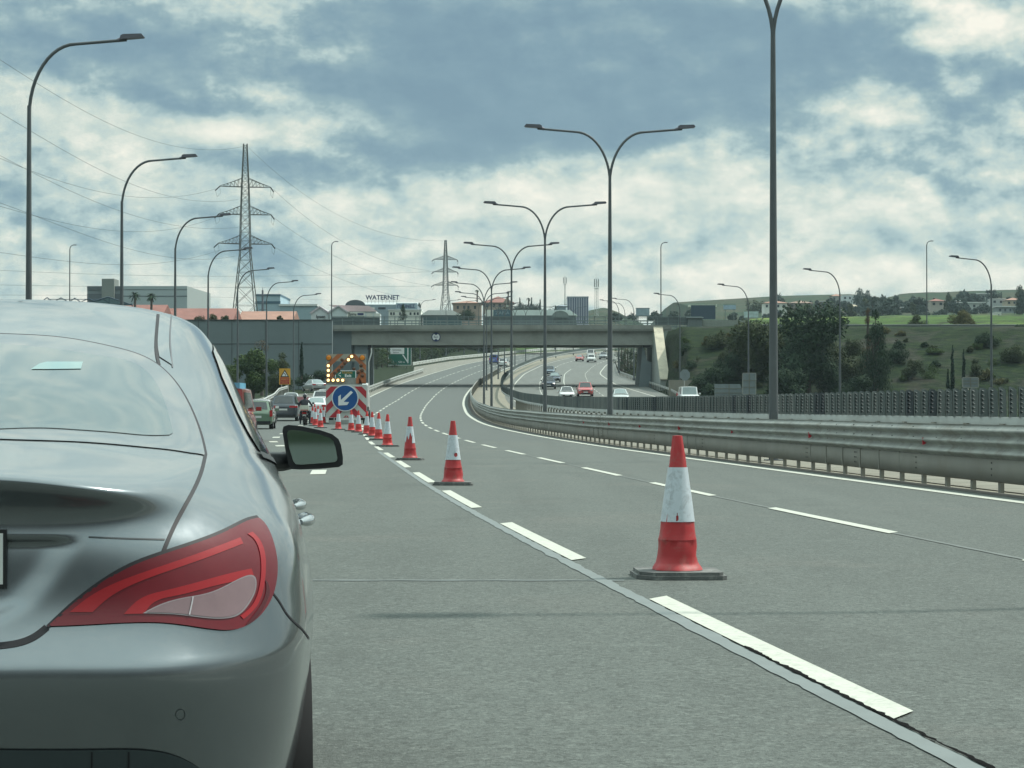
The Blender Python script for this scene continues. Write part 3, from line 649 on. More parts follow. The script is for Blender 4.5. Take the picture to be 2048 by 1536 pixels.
# blue industrial hall with silo stack
g, W_, H_ = building('pale blue industrial hall with rounded roof edge behind the orange roofed shed', 511, 560, 592, 650, 560, 25, bluish, flat_roof(mat('dark_blue_edge', (.05, .12, .17), .5), .5, .1))
b = MB(); b.box(-.1, W_+.1, -.1, 0, H_-2, H_-1.3); b.build('band', mat('dark_blue_edge', (.05, .12, .17)), g)
g, W_, H_ = building('long low pale blue hall joined to the right of the industrial hall', 560, 632, 612, 650, 560, 20, mat('blue_cladding_low', (.27, .38, .42), .6, 0, .06), flat_roof(roofpale, .5, .3))
for k in range(3): b = MB(); b.box(1.2+2.6*k, 3+2.6*k, -.1, .1, 3, 5.2); b.build('window', glassd, g)
g = thing('flue_tower', 'slim lattice flue tower in front of the blue hall', 'tower', at(525, 650, 520))
b = MB(); b.tube([(0, 0, 0), (0, 0, 8.3)], .35, 8, r2=.2)
for z in (7, 5.2, 3.6, 2.2): b.box(-.8, .8, -.2, .2, z, z+.12)
b.tube([(0, 0, 8), (0, 0, 8.9)], .06, 5); b.build('shaft', mat('flue_grey', (.13, .14, .17), .6), g)
# gabled white sheds with signs
wsh = mat('shed_white', (.55, .63, .64), .6, 0, .06, .2); lil = mat('shed_roof', (.48, .45, .48), .6, 0, .06, .3)
def gshed(label, px0, px1, pa, pe, Y, txt=None, roof=lil, dep=22):
    g, W_, H_ = building(label, px0, px1, pe, 636, Y, dep, wsh); rise = (pe-pa)/F*Y
    b = MB(); b.prism([(0.02, H_), (W_/2, H_+rise-.1), (W_-.02, H_)], .02, dep, 'y'); b.build('gable', wsh, g)
    b = MB()
    for s_ in (0, 1):
        x0, x1 = (0, W_/2) if s_ == 0 else (W_, W_/2)
        b.add([(x0-(.3 if s_ == 0 else -.3), -.3, H_-.15), (x1, -.3, H_+rise), (x1, dep, H_+rise), (x0-(.3 if s_ == 0 else -.3), dep, H_-.15), (x0, -.3, H_-.4), (x1, -.3, H_+rise-.3)], [(0, 1, 2, 3), (0, 4, 5, 1)])
    b.build('roof', roof, g)
    if txt: letter(txt, .95, black, g, (W_*.55, -.08, H_-1.0), bold=.02)
    return g
gshed('small white gabled shed marked on its front, left of the slim lamp', 622, 657, 612, 624, 470, 'Ipsen')
gshed('white gabled shed right behind the slim lamp at the left end of the bridge', 659, 694, 610, 622, 460, None)
g, W_, H_ = building('pink roofed white sales hall with a name board, left of the arched warehouse', 694, 752, 622, 636, 462, 18, wsh)
b = MB(); b.add([(-4, .0, H_+1.3), (W_*.75, 0, H_+1.1), (W_*1.05, -.3, H_-.1), (0, -.3, H_-.1), (-4, 16, H_+1.5), (W_*.75, 16, H_+1.3)], [(3, 2, 1, 0), (0, 1, 5, 4)]); b.build('roof', mat('pink_roof', (.48, .36, .36), .6, 0, .12, .4), g)
b = MB(); b.box(.1, 3.7, -.2, -.02, H_-1.2, H_-.15); b.build('name_board', palew, g); letter('Spima', .85, black, g, (1.2, -.23, H_-.68), sx=.8, bold=.02)
b = MB(); b.box(2.2, 3.5, -.25, -.2, H_-.9, H_-.42); b.build('panel', navy, g)
for k in range(2): b = MB(); b.box(4.1+1.6*k, 5.4+1.6*k, -.1, .1, H_-1.3, H_-.5); b.build('window', palew, g)
# arched warehouse carrying the roof letters
Y = 560
g, W_, H_ = building('grey warehouse with arched roof and big roof letters behind the bridge', 693, 834, 609, 640, Y, 30, mat('warehouse_wall', (.26, .33, .37), .7, 0, .06), None)
b = MB(); r = 7.0; rows = []
for a in np.linspace(0, math.pi, 14): rows.append([(x, 9-9*math.cos(a), H_+.9*math.sin(a)*.95) for x in (-.3, W_+.3)])
b.grid(rows, 0, True); b.build('roof', mat('warehouse_roof', (.50, .55, .54), .5, .2, .06), g, False)
b = MB(); pp = [(-.35, H_-.3)]+[(-.35+2.6*(1-math.cos(a))*1.0, H_-.3+1.5*math.sin(a)) for a in np.linspace(0, math.pi, 10)]; b.prism(pp, -.4, -.2, 'y'); b.build('arch_end', fdark, g)
letter('WATERNET', 1.62, navy, g, ((765-693)/F*Y, -.3, H_+1.75), sx=1.0, bold=.045, ext=.06)
b = MB()
for k in range(9): b.box(5.4+k*.93, 5.46+k*.93, -.25, -.2, H_+.2, H_+1.3)
b.build('letter_frame', fdark, g)
b = MB(); b.box((792-693)/F*Y, W_+.1, -.5, -.1, H_-1.35, H_+.35); b.build('sign_panel', mat('panel_blue', (.30, .40, .46), .5), g)
letter('ΠΙΣΙΝΕΣ', 1.15, navy, g, ((812.5-693)/F*Y, -.56, H_-.5), sx=1.0, bold=.03, ext=.03)
for k, (x, w_) in enumerate(((1.9, 1.8), (4.6, 2.6), (8.1, 1.9))): b = MB(); b.box(x, x+w_, -.1, .1, H_-1.2, H_-.7); b.build('window', glassd if k != 1 else palew, g)
g, W_, H_ = building('cream two storey office below the blue letter panel', 777, 842, 621, 640, 540, 10, palew, flat_roof(roofpale, .25, .2))
for k, x in enumerate((.4, 1.1, 2.6, 5.2, 6.2, 7.0)): b = MB(); b.box(x, x+.45, -.08, .1, H_-1.1, H_-.45); b.build('window', glassd, g)
# marquee hall under the second pylon
g, W_, H_ = building('white marquee hall under the distant pylon', 846, 922, 628, 640, 540, 14, mat('marquee_dark', (.05, .10, .11), .7), None)
b = MB(); b.prism([(-.6, H_-.3), (1.2, H_+.9), (W_-2.2, H_+.9), (W_+.5, H_-.3)], -.6, 14, 'y'); b.build('roof', white, g)
# villas with red roofs on the rise
g, W_, H_ = building('pink villa with a red hipped roof right of the distant pylon', 906, 962, 606, 628, 640, 14, mat('pink_render', (.35, .27, .22), .85, 0, .1), hip(redtile2, 1.0))
for x in (1.1, 3.0, 4.2, 6.1): b = MB(); b.box(x, x+.6, -.1, .1, H_-1.7, H_-.8); b.build('window', glassd, g)
g, W_, H_ = building('larger villa with a long red roof behind the median lamps', 966, 1026, 605, 628, 700, 16, mat('villa_render', (.33, .27, .22), .85, 0, .1), hip(redtile, 2.4))
for x in (1.0, 3.2, 5.0, 7.4): b = MB(); b.box(x, x+.7, -.1, .1, H_-1.5, H_-.5); b.build('window', palew if x > 7 else glassd, g)
b = MB(); b.prism([(6.3, H_-.2), (7.7, H_+1.8), (9.2, H_-.2)], -.8, 5, 'y'); b.build('gable', mat('villa_render', (.33, .27, .22)), g)
# long low hall with green letter sign
g, W_, H_ = building('long low white roofed hall with a dark letter board behind the bridge railing', 968, 1152, 627, 640, 560, 16, mat('hall_dark', (.10, .13, .14), .7), None)
b = MB(); b.prism([(-.4, H_-.5), (2.0, H_+.9), (W_-1.6, H_+.9), (W_+.4, H_-.5)], -.4, 14, 'y'); b.build('roof', mat('hall_roof', (.62, .70, .68), .6, 0, .08, .4), g)
b = MB(); b.box(.4, 2.3, -.9, -.6, H_-.9, H_+.9); b.build('white_board', palew, g)
b = MB(); b.box(2.4, 7.1, -.8, -.6, H_-.7, H_+.9); b.build('letter_board', mat('board_blue', (.05, .11, .14), .6), g); letter('ZARIA', 1.15, mat('board_letters', (.25, .33, .36), .6), g, (4.7, -.86, H_+.1), sx=1.1)
b = MB(); rows = [[(19.5+2.2*math.cos(a), y, H_-1.0+1.7*math.sin(a)) for y in (-1.2, 8)] for a in np.linspace(0, math.pi, 12)]; b.grid(rows, 0, True)
b.add([(19.5+2.2*math.cos(a), -1.1, H_-1.0+1.7*math.sin(a)) for a in np.linspace(0, math.pi, 12)], [tuple(range(12))]); b.build('arched_shelter', mat('shelter', (.17, .21, .20), .5), g, False)
# striped block, masts
g, W_, H_ = building('tall windowless block with blue vertical stripes right of the telecom mast', 1135, 1177, 593, 628, 800, 12, mat('block_grey', (.36, .38, .44), .6, 0, .05), None)
for k in range(9): b = MB(); b.box(.25+k*.85, .62+k*.85, -.12, 0, .5, H_-.4); b.build('stripe', mat('block_stripe', (.07, .09, .16), .6), g)
b = MB(); b.box(-.1, W_+.1, -.15, 12.1, H_-.3, H_+.05); b.build('cap', mat('block_cap', (.33, .36, .42), .6), g)
g, W_, H_ = building('small blue grey house beside the foot of the striped block', 1114, 1132, 612, 628, 780, 8, mat('house_blue', (.22, .27, .32), .7), hip(mat('house_blue_roof', (.30, .36, .42)), .6))
def mast(label, px, pt, pb, Y, lat):
    p = at(px, pb, Y); h = (pb-pt)/F*Y; g = thing('telecom_mast', label, 'mast', p)
    mt = mat('mast_paint', (.42, .45, .44), .5, .3); b = MB()
    if lat:
        for sx_, sy_ in ((-1, -1), (1, -1), (0, 1)): b.tube([(sx_*.5, sy_*.4, 0), (sx_*.42, sy_*.35, h)], .06, 5)
        for k in range(int(h/.9)): b.tube([(-.48, -.4, k*.9), (.48, -.4, k*.9+.9)], .03, 4); b.tube([(.48, -.4, k*.9), (0, .4, k*.9+.9)], .03, 4)
    else: b.tube([(0, 0, 0), (0, 0, h)], .22, 8, r2=.14)
    b.build('shaft', mt, g)
    for k in range(4):
        a = k*1.57; b = MB(); b.obox((.55*math.cos(a), .55*math.sin(a), h-1.4), .13, .1, 1.1, a); b.build('antenna', mat('antenna', (.30, .32, .33), .6), g)
    b = MB(); b.tube([(0, 0, h), (0, 0, h+1.2)], .03, 4); b.lathe([(.3, h-3), (.75, h-3), (.75, h-2.9), (.3, h-2.9)], 10); b.build('platform', mt, g)
mast('slim telecom mast with a single tube left of the striped block', 1130, 553, 625, 790, False)
mast('lattice telecom mast right of the striped block', 1193, 556, 632, 620, True)
# small fence, billboards and panels near the right end of the bridge
def board(label, px0, px1, pt, pb, Y, mt, cat='billboard', legs=True, name='billboard', txt=None):
    a = at(px0, pt, Y); c = at(px1, pb, Y); g = thing(name, label, cat, (a.x, Y, terr(a.x, Y)))
    z0 = c.z-terr(a.x, Y); h = a.z-c.z; W_ = c.x-a.x
    b = MB(); b.box(0, W_, -.08, .08, z0, z0+h); b.build('panel', mt, g)
    b = MB(); b.box(-.06, W_+.06, -.1, .1, z0-.1, z0); b.box(-.06, W_+.06, -.1, .1, z0+h, z0+h+.1)
    for x in (.15*W_, .85*W_): b.box(x-.08, x+.08, .1, .25, -1, z0+h*.9)
    b.build('frame', railm, g); return g, W_, h, z0
board('dark screen billboard with a pale cornice beside the right end of the bridge', 1382, 1431, 611, 638, 420, mat('screen_dark', (.035, .06, .10), .4, 0, .1))
g, W_, H_ = building('low pale kiosk around the dark screen billboard', 1378, 1434, 609.5, 613, 424, 2, palew, None, sink=0)
board('small blue and white billboard right of the dark screen', 1447, 1472, 610, 618.5, 500, mat('bb_blue', (.30, .40, .52), .5))
board('low white and blue hoarding above the single tree row', 1488, 1517, 623, 635, 470, mat('bb_white', (.42, .52, .56), .5, 0, .3, .8))
board('small pale sign board standing over the bridge railing', 1272, 1299, 617, 631, 360, mat('bb_pale', (.26, .34, .40), .5, 0, .15, 1))
g, W_, H_ = building('long low concrete parapet wall along the crossing road', 1405, 1491, 640, 655, 300, .5, mat('parapet', (.24, .27, .24), .85, 0, .1), None, cat='wall', name='parapet_wall', sink=1)
g, W_, H_ = building('grey box shaped kiosk at the right end of the bridge railing', 1376, 1404, 636, 656, 299, 3, mat('kiosk', (.14, .17, .17), .8), flat_roof(mat('kiosk_roof', (.30, .35, .36), .5), .12, .2), cat='kiosk', name='kiosk', sink=1)
guard('guard_rail', 'dark guard rail along the crossing road above the grassy embankment', [(32, 292, 11.7), (60, 292, 11.7), (95, 292, 11.7)], pstep=2.5, mt=mat('dark_rail', (.12, .145, .14), .6, .2))
# hillside houses
random.seed(5)
HS = [(1529, 1574, 606, 622, 760, 'white house with a red roof left of the nearest lamp post', palew, redtile2), (1664, 1686, 592, 603, 950, 'pale house on the ridge left of the white block', mat('h1', (.33, .33, .30)), redtile2),
      (1686, 1706, 591, 602, 940, 'square white block on the ridge', mat('h2', (.55, .6, .6)), None), (1708, 1744, 592, 607, 930, 'white and brown apartment block on the ridge', mat('h3', (.50, .54, .54)), None),
      (1690, 1724, 613, 625, 820, 'low yellowish house with gables below the ridge', mat('h4', (.38, .34, .22)), mat('h4r', (.33, .29, .20))), (1862, 1890, 602, 616, 800, 'house with a chimney and red tiled roof right of the slim lamp', mat('h5', (.36, .34, .29)), redtile),
      (1893, 1926, 602, 614, 840, 'wide house with a pale flat roof', mat('h6', (.32, .27, .22)), roofpale), (1919, 1968, 606, 618, 780, 'long modern white house with glazed front', mat('h7', (.48, .52, .50)), roofpale),
      (1951, 1984, 588, 602, 880, 'stepped white villa below the round tree', mat('h8', (.50, .56, .54)), roofpale), (1984, 2010, 598, 612, 860, 'grey white house right of the rightmost lamp', mat('h9', (.40, .43, .42)), None),
      (2014, 2046, 600, 612, 850, 'cream house with pink roof at the right edge', mat('h10', (.42, .36, .26)), redtile2), (1775, 1834, 615, 622, 800, 'long low brown building in the valley', mat('h11', (.16, .15, .13)), None),
      (1996, 2048, 614, 624, 760, 'grey terraced building at the right edge below the houses', mat('h12', (.24, .28, .28)), roofpale), (1994, 2003, 625, 629, 700, 'tiny white cabin at the edge of the field', palew, None),
      (1640, 1664, 603, 610, 900, 'brown farm shed among the trees on the slope', mat('h13', (.17, .15, .13)), None), (1580, 1625, 606, 616, 880, 'long terracotta farm building on the slope', mat('h14', (.22, .19, .16)), mat('h14r', (.25, .16, .12)))]
for (p0, p1, pt, pb, Y, lab, wm, rm) in HS:
    if rm is None: rf = flat_roof(roofpale, .2, .15)
    elif rm is roofpale: rf = flat_roof(rm, .35, .6)
    else: rf = hip(rm, 1.1)
    g, W_, H_ = building(lab, p0, p1, pt, pb, Y, 8, wm, rf, cat='house', name='house', group='houses on the far hillside')
    n = max(1, int(W_/1.8))
    for k in range(n):
        x = (k+.25)*W_/n
        b = MB(); b.box(x, x+W_/n*.38, -.08, .1, H_-1.5, H_-.6); b.build('window', glassd, g)

# ------------------------------------------------------------------ pylons and wires
def pylon(label, px, Y, ztop, zbase, sc=1.0):
    x = (px-1024)/F*Y; Ht = ztop-zbase; g = thing('lattice_pylon', label, 'pylon', (x, Y, zbase), .25)
    mt = mat('pylon_steel', (.10, .105, .095), .6, .4, .15)
    def hw(z): return float(np.interp(z/Ht, [0, .40, .62, .78, .97, 1], [2.75, 1.15, .95, .75, .42, .38]))
    b = MB(); r = .085*sc
    for sx_ in (-1, 1):
        for sy_ in (-1, 1): b.tube([(sx_*hw(z), sy_*hw(z), z) for z in np.linspace(0, Ht, 26)], r*1.3, 5)
    z = 0
    while z < Ht-.9:
        stp = max(1.1, hw(z)*1.75); z2 = min(Ht, z+stp)
        for s_ in (-1, 1):
            b.tube([(-hw(z), s_*hw(z), z), (hw(z2), s_*hw(z2), z2)], r*.6, 4); b.tube([(hw(z), s_*hw(z), z), (-hw(z2), s_*hw(z2), z2)], r*.6, 4)
            b.tube([(s_*hw(z), -hw(z), z), (s_*hw(z2), hw(z2), z2)], r*.6, 4)
            b.tube([(-hw(z2), s_*hw(z2), z2), (hw(z2), s_*hw(z2), z2)], r*.5, 4)
        z = z2
    b.build('tower', mt, g)
    tips = []
    for fz, L in ((.455, 5.9), (.615, 5.75), (.765, 5.6)):
        z = fz*Ht; b = MB()
        for s_ in (-1, 1):
            for sy_ in (-1, 1):
                b.tube([(s_*hw(z), sy_*hw(z), z), (s_*L, 0, z)], r, 4); b.tube([(s_*hw(z+1.9), sy_*hw(z+1.9), z+1.9), (s_*L*.6, sy_*.3, z+.85), (s_*L, 0, z+.1)], r*.9, 4)
                for k in range(1, 6):
                    t0 = k/6; xa_ = hw(z)+(L-hw(z))*t0; hh = 1.9*(1-t0)*1.05
                    b.tube([(s_*xa_, sy_*hw(z)*(1-t0), z), (s_*xa_, sy_*hw(z)*(1-t0), z+hh)], r*.5, 4)
                    b.tube([(s_*(hw(z)+(L-hw(z))*(k-1)/6), sy_*hw(z)*(1-(k-1)/6), z), (s_*xa_, sy_*hw(z)*(1-t0), z+hh)], r*.5, 4)
        b.build('crossarm', mt, g)
        for s_ in (-1, 1):
            b = MB(); b.tube([(s_*L, 0, z), (s_*(L+.8), 1.2, z-.8)], .13*sc, 6); b.tube([(s_*L, 0, z-.1), (s_*(L-.1), -.6, z-1.6), (s_*(L+.5), .6, z-2.2), (s_*(L+.8), 1.0, z-.9)], .03*sc, 4); b.build('insulator', black, g)
    return g
pylon('tall dark lattice pylon with three crossarms left of centre', 490, 480, HC+(HY-287)/F*480, HC+(HY-655)/F*480)
pylon('smaller distant lattice pylon above the bridge near the centre', 891, 1050, HC+(HY-480)/F*1050, HC+(HY-646)/F*1050, 1.6)
WR = [([(487, 291), (400, 302), (290, 273), (55, 157), (0, 118)], 480, 260, 'topmost earth wire left of the big pylon'), ([(434, 376), (342, 395), (246, 390), (61, 342), (0, 316)], 480, 260, 'wire from the left tip of the upper crossarm'),
      ([(475, 398), (410, 404), (342, 393), (246, 360), (61, 263), (0, 225)], 480, 250, 'wire passing behind the upper crossarm, steepest at the left'), ([(424, 436), (376, 453), (290, 463), (239, 461), (68, 432), (0, 412)], 480, 260, 'wire from the left tip of the middle crossarm'),
      ([(475, 454), (410, 458), (342, 448), (239, 422), (61, 343), (0, 311)], 480, 260, 'wire passing behind the middle crossarm'), ([(470, 512), (410, 518), (340, 516), (205, 480), (61, 430), (0, 405)], 480, 260, 'wire passing behind the lower crossarm'),
      ([(440, 500), (345, 522), (240, 530), (100, 518), (0, 505)], 480, 260, 'wire from the left tip of the lower crossarm'), ([(497, 294), (600, 385), (730, 452), (885, 482)], 480, 1050, 'earth wire between the two pylons'),
      ([(546, 378), (640, 455), (740, 510), (858, 541)], 480, 1050, 'upper wire between the two pylons'), ([(546, 434), (640, 497), (740, 542), (858, 571)], 480, 1050, 'middle wire between the two pylons'), ([(546, 492), (640, 542), (740, 577), (858, 603)], 480, 1050, 'lower wire between the two pylons'),
      ([(0, 541), (300, 549), (680, 552), (880, 541)], 620, 1000, 'highest of the faint level wires'), ([(0, 570), (300, 573), (660, 575), (880, 571)], 620, 1000, 'second of the faint level wires'), ([(0, 590), (300, 592), (660, 600)], 620, 900, 'lowest of the faint level wires')]
wirem = mat('wire', (.05, .055, .06), .6)
for pts, y0, y1, lab in WR:
    xs_ = np.array([p[0] for p in pts], float); cf = np.polyfit(xs_, [p[1] for p in pts], 2 if len(pts) < 5 else 3)
    a, c = xs_[0], xs_[-1]; P = []
    if c == 0: c = -60
    for k in range(25):
        px = a+(c-a)*k/24; P.append(at(px, float(np.polyval(cf, px)), y0+(y1-y0)*k/24))
    b = MB(); b.tube(P, .028 if y0 < 600 else .04, 5, r2=.026 if y1 < 400 else (.045 if y1 > 900 else .03))
    o = b.build('power_line', wirem); tag(o, lab, 'power line', 'power lines')
# ------------------------------------------------------------------ vegetation
def leafmat(name, a, c, d=None):
    m_ = bpy.data.materials.new(name); m_.use_nodes = True; t = NT(m_.node_tree); bs = t.n['Principled BSDF']
    oc = t.add('ShaderNodeTexCoord').outputs['Object']; gi = t.add('ShaderNodeNewGeometry').outputs['Random Per Island']
    c1 = t.ramp(t.noise(oc, .55, 5, .6).outputs[0], [(.3, a), (.7, c)]); cc = t.mix(t.m('MULTIPLY', gi, .5), c1, d or tuple(x*1.7 for x in c))
    t.l.new(cc, bs.inputs['Base Color']); bs.inputs['Roughness'].default_value = .8; bs.inputs['Specular IOR Level'].default_value = .15; return m_
lf_dark = leafmat('leaf_dark', (.012, .026, .016), (.026, .048, .024)); lf_green = leafmat('leaf_green', (.03, .055, .02), (.055, .085, .028)); lf_olive = leafmat('leaf_olive', (.06, .065, .03), (.10, .095, .04))
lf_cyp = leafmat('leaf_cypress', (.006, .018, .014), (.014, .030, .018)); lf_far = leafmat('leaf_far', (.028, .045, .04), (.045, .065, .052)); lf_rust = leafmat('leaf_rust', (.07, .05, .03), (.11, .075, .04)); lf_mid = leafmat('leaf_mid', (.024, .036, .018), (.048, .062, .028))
bark = mat('bark', (.06, .05, .04), .9, 0, .2, 2)
def crown_mb(kind, W_, H_, n, leaf, seed):
    rnd = random.Random(seed); b = MB(); lobes = []
    if kind == 'round':
        for k in range(14):
            a = rnd.uniform(0, 6.28); r = rnd.uniform(0, .33)*W_; z = rnd.uniform(.3, .85)*H_
            lobes.append((r*math.cos(a), r*math.sin(a), z, rnd.uniform(.14, .27)*W_*(1.15-.5*abs(z/H_-.55))))
    elif kind == 'bush':
        for k in range(14):
            a = rnd.uniform(0, 6.28); r = rnd.uniform(0, .4)*W_; z = rnd.uniform(.12, .8)*H_*(1-r/W_)
            lobes.append((r*math.cos(a), r*math.sin(a), z, rnd.uniform(.12, .22)*W_))
    elif kind == 'conifer':
        for k in range(26):
            z = rnd.uniform(.06, .97); rr = (1-z)**.8*.5*W_; a = rnd.uniform(0, 6.28); q = rnd.uniform(.2, .8)*rr
            lobes.append((q*math.cos(a), q*math.sin(a), z*H_, .09*W_+rr*.4))
    elif kind == 'cypress':
        for k in range(24):
            z = k/23; rr = W_*.5*min(1, 1.25*(1-z)**.55)*(.6+.4*min(1, z*6)); lobes.append((rnd.uniform(-.12, .12)*W_, rnd.uniform(-.12, .12)*W_, z*H_*.97, max(.06*W_, rr*.75)))
    sc = H_/max(W_, .1) if kind == 'cypress' else 1
    vol = [l[3]**2 for l in lobes]
    for k in range(n):
        l = rnd.choices(lobes, vol)[0]
        v = Vector((rnd.gauss(0, 1), rnd.gauss(0, 1), rnd.gauss(0, 1))).normalized()*l[3]*rnd.uniform(.55, 1.08)
        p = Vector(l[:3])+v*(1 if kind != 'cypress' else 1); p.z = max(.1, p.z)
        d1 = Vector((rnd.gauss(0, 1), rnd.gauss(0, 1), rnd.gauss(0, .8))).normalized(); d2 = d1.cross(v if v.length > 1e-4 else Vector((0, 0, 1)))
        d2 = d2.normalized() if d2.length > 1e-4 else Vector((0, 0, 1)); s_ = leaf*rnd.uniform(.6, 1.5)
        if kind in ('cypress', 'conifer'): d1 = (d1*.5+Vector((0, 0, 1))).normalized()
        b.add([p-d1*s_, p+d2*s_*.42, p+d1*s_, p-d2*s_*.42], [(0, 1, 2, 3)])
    return b, lobes
CM = {}
def tree(name, label, px, Y, pt, pb, W_px, kind='round', lm=None, n=2600, leaf=None, cat='tree', group=None, zb=None, var=3):
    """top row pt, base row pb (or the terrain when pb is None)"""
    top = at(px, pt, Y); base = zb if zb is not None else (at(px, pb, Y).z if pb else terr(top.x, Y)); H_ = top.z-base; W_ = W_px/F*Y
    key = (kind, round(W_/H_, 1), lm.name, n, random.randint(0, var-1)); leaf = leaf or max(W_/42, .07); n = int(n*2.2)
    if key not in CM:
        b, lobes = crown_mb(kind, W_/H_*10, 10, n, leaf*10/H_, hash(key) % 9999 if False else sum(map(ord, str(key)))); cm = b.mesh('crown', lm)
        t_ = MB(); t_.tube([(0, 0, -1), (.05, 0, 3), (0, .1, 7.5)], [.32, .22, .05], 7)
        for l in lobes[:7]: t_.tube([(0, 0, min(6, max(.6, l[2]*.45))), (l[0]*.6, l[1]*.6, l[2]*.8), (l[0], l[1], l[2])], [.13, .08, .03], 5)
        CM[key] = (cm, t_.mesh('trunk', bark))
    g = thing(name, label, cat, (top.x, Y, base), random.uniform(0, 6.28), group); cm, tm = CM[key]
    s_ = H_/10
    for nm_, me in (('crown', cm), ('trunk', tm)):
        o = bpy.data.objects.new(nm_, me); C.objects.link(o); o.parent = g; o.scale = (s_, s_, s_)
    return g
random.seed(21)
# big trees in front of the right-hand embankment
tree('broadleaf_tree', 'large dark bushy tree left of the nearest median lamp post, behind the grey sign backs', 1500, 262, 640, 795, 140, 'round', lf_mid, 5200)
tree('broadleaf_tree', 'large dark green tree directly right of the nearest median lamp post', 1618, 255, 612, 800, 150, 'round', lf_dark, 6500)
tree('broadleaf_tree', 'round mid green tree between the nearest lamp post and the tapering conifer', 1668, 262, 665, 800, 120, 'bush', lf_mid, 4200)
tree('conifer', 'tapering dark conifer with a ragged top right of the second lamp from the right', 1752, 258, 622, 800, 84, 'conifer', lf_dark, 5200)
tree('conifer', 'thin pointed conifer with its rusty tip, left beside the tapering conifer', 1736, 265, 610, 800, 44, 'conifer', lf_rust, 1800)
tree('shrub', 'dense dark bush at the foot of the slope beside the off-roader', 1420, 258, 725, 800, 90, 'bush', lf_dark, 3200, cat='bush')
tree('shrub', 'dark bush low on the slope left of the grey sign backs', 1395, 268, 700, 780, 40, 'bush', lf_mid, 1600, cat='bush')
tree('shrub', 'low dark bush below the big dark tree', 1575, 250, 730, 805, 110, 'bush', lf_dark, 3600, cat='bush')
tree('shrub', 'low bush at the foot of the tapering conifer', 1715, 250, 735, 800, 80, 'bush', lf_dark, 2600, cat='bush')
for i, (px, pt, w_, Y, lm_) in enumerate([(1445, 668, 70, 272, lf_mid), (1545, 655, 90, 270, lf_dark), (1580, 640, 80, 274, lf_green), (1700, 668, 60, 268, lf_mid), (1790, 690, 60, 268, lf_dark), (1825, 708, 50, 262, lf_mid), (1870, 700, 40, 272, lf_green), (1975, 668, 56, 274, lf_dark), (2030, 690, 60, 268, lf_mid), (1950, 712, 40, 262, lf_mid), (2044, 655, 40, 284, lf_dark), (1770, 655, 40, 282, lf_olive), (1460, 700, 80, 262, lf_dark), (1665, 705, 90, 256, lf_dark)]):
    tree('broadleaf_tree', 'bushy tree of the slope thicket, '+nth([1445, 1460, 1545, 1580, 1665, 1700, 1770, 1790, 1825, 1870, 1950, 1975, 2030, 2044].index(px))+' from the left', px, Y, pt, None, w_, 'bush', lm_, 2400, group='trees of the slope thicket', var=2)
tree('cypress', 'taller of the two dark pencil cypresses on the green slope', 1905, 240, 690, 800, 10, 'cypress', lf_cyp, 1800, leaf=.16)
tree('cypress', 'shorter dark pencil cypress beside the small roadside sign', 1928, 242, 697, 800, 9, 'cypress', lf_cyp, 1800, leaf=.16)
tree('cypress', 'small cypress seedling left of the taller pencil cypress', 1896, 238, 738, 800, 8, 'cypress', lf_cyp, 900, leaf=.14)
tree('broadleaf_tree', 'olive brown tree on the skyline of the crossing road, left of the rightmost lamp', 1925, 330, 617, 655, 62, 'bush', lf_olive, 3000)
tree('shrub', 'round dark bush on the crossing road left of the olive brown tree', 1835, 320, 628, 655, 44, 'bush', lf_mid, 1800, cat='bush')
tree('shrub', 'small straw coloured bush behind the guard rail of the crossing road', 1882, 300, 645, 657, 18, 'bush', lf_olive, 500, cat='bush')
tree('shrub', 'second straw coloured bush, just right of the first', 1914, 300, 645, 658, 18, 'bush', lf_olive, 500, cat='bush')
tree('shrub', 'dark bush on the embankment edge right of the rightmost lamp', 2002, 286, 652, 680, 30, 'bush', lf_mid, 1200, cat='bush')
for i, (px, pt, pb, w_) in enumerate([(1850, 683, 694, 18), (1780, 700, 720, 26), (1800, 660, 672, 22), (1960, 668, 686, 34), (1940, 690, 704, 22), (1415, 672, 690, 24), (1365, 700, 712, 16), (1450, 700, 716, 26), (1480, 660, 676, 22), (1870, 720, 734, 22)]):
    p = at(px, pb, 270); Yb = min(np.arange(250, 292, .5), key=lambda q: abs(HY+F*(HC-terr((px-1024)/F*q, q))/q-pb))
    tree('shrub', 'scrubby bush, '+['above the two cypresses', 'right of the tapering conifer, low down', 'just under the guard rail right of the conifer', 'left of the rightmost lamp, high up', 'between the cypresses and the rightmost lamp', 'near the top of the bare slope beside the bridge', 'in the middle of the bare slope beside the wing wall', 'halfway down the bare slope', 'at the top of the bare slope below the parapet wall', 'left of the taller cypress'][i], px, float(Yb), pt, pb, w_, 'bush', [lf_dark, lf_mid, lf_olive][i % 3], 900, cat='bush', group='bushes on the embankment')
PXW = [random.uniform(1345, 2045) for _ in range(44)]
for i in range(44):
    px = PXW[i]; pb = random.uniform(672, 775); Yb = min(np.arange(250, 292, .5), key=lambda q: abs(HY+F*(HC-terr((px-1024)/F*q, q))/q-pb)); h_ = random.uniform(8, 20)
    tree('shrub', 'small weedy clump on the grassy embankment, '+nth(int(np.searchsorted(sorted(PXW), px)))+' from the bridge', px, float(Yb), pb-h_, pb+2, h_*random.uniform(1.3, 2.4), 'bush', [lf_mid, lf_olive, lf_green, lf_dark][i % 4], 420, cat='bush', group='weedy clumps on the embankment')
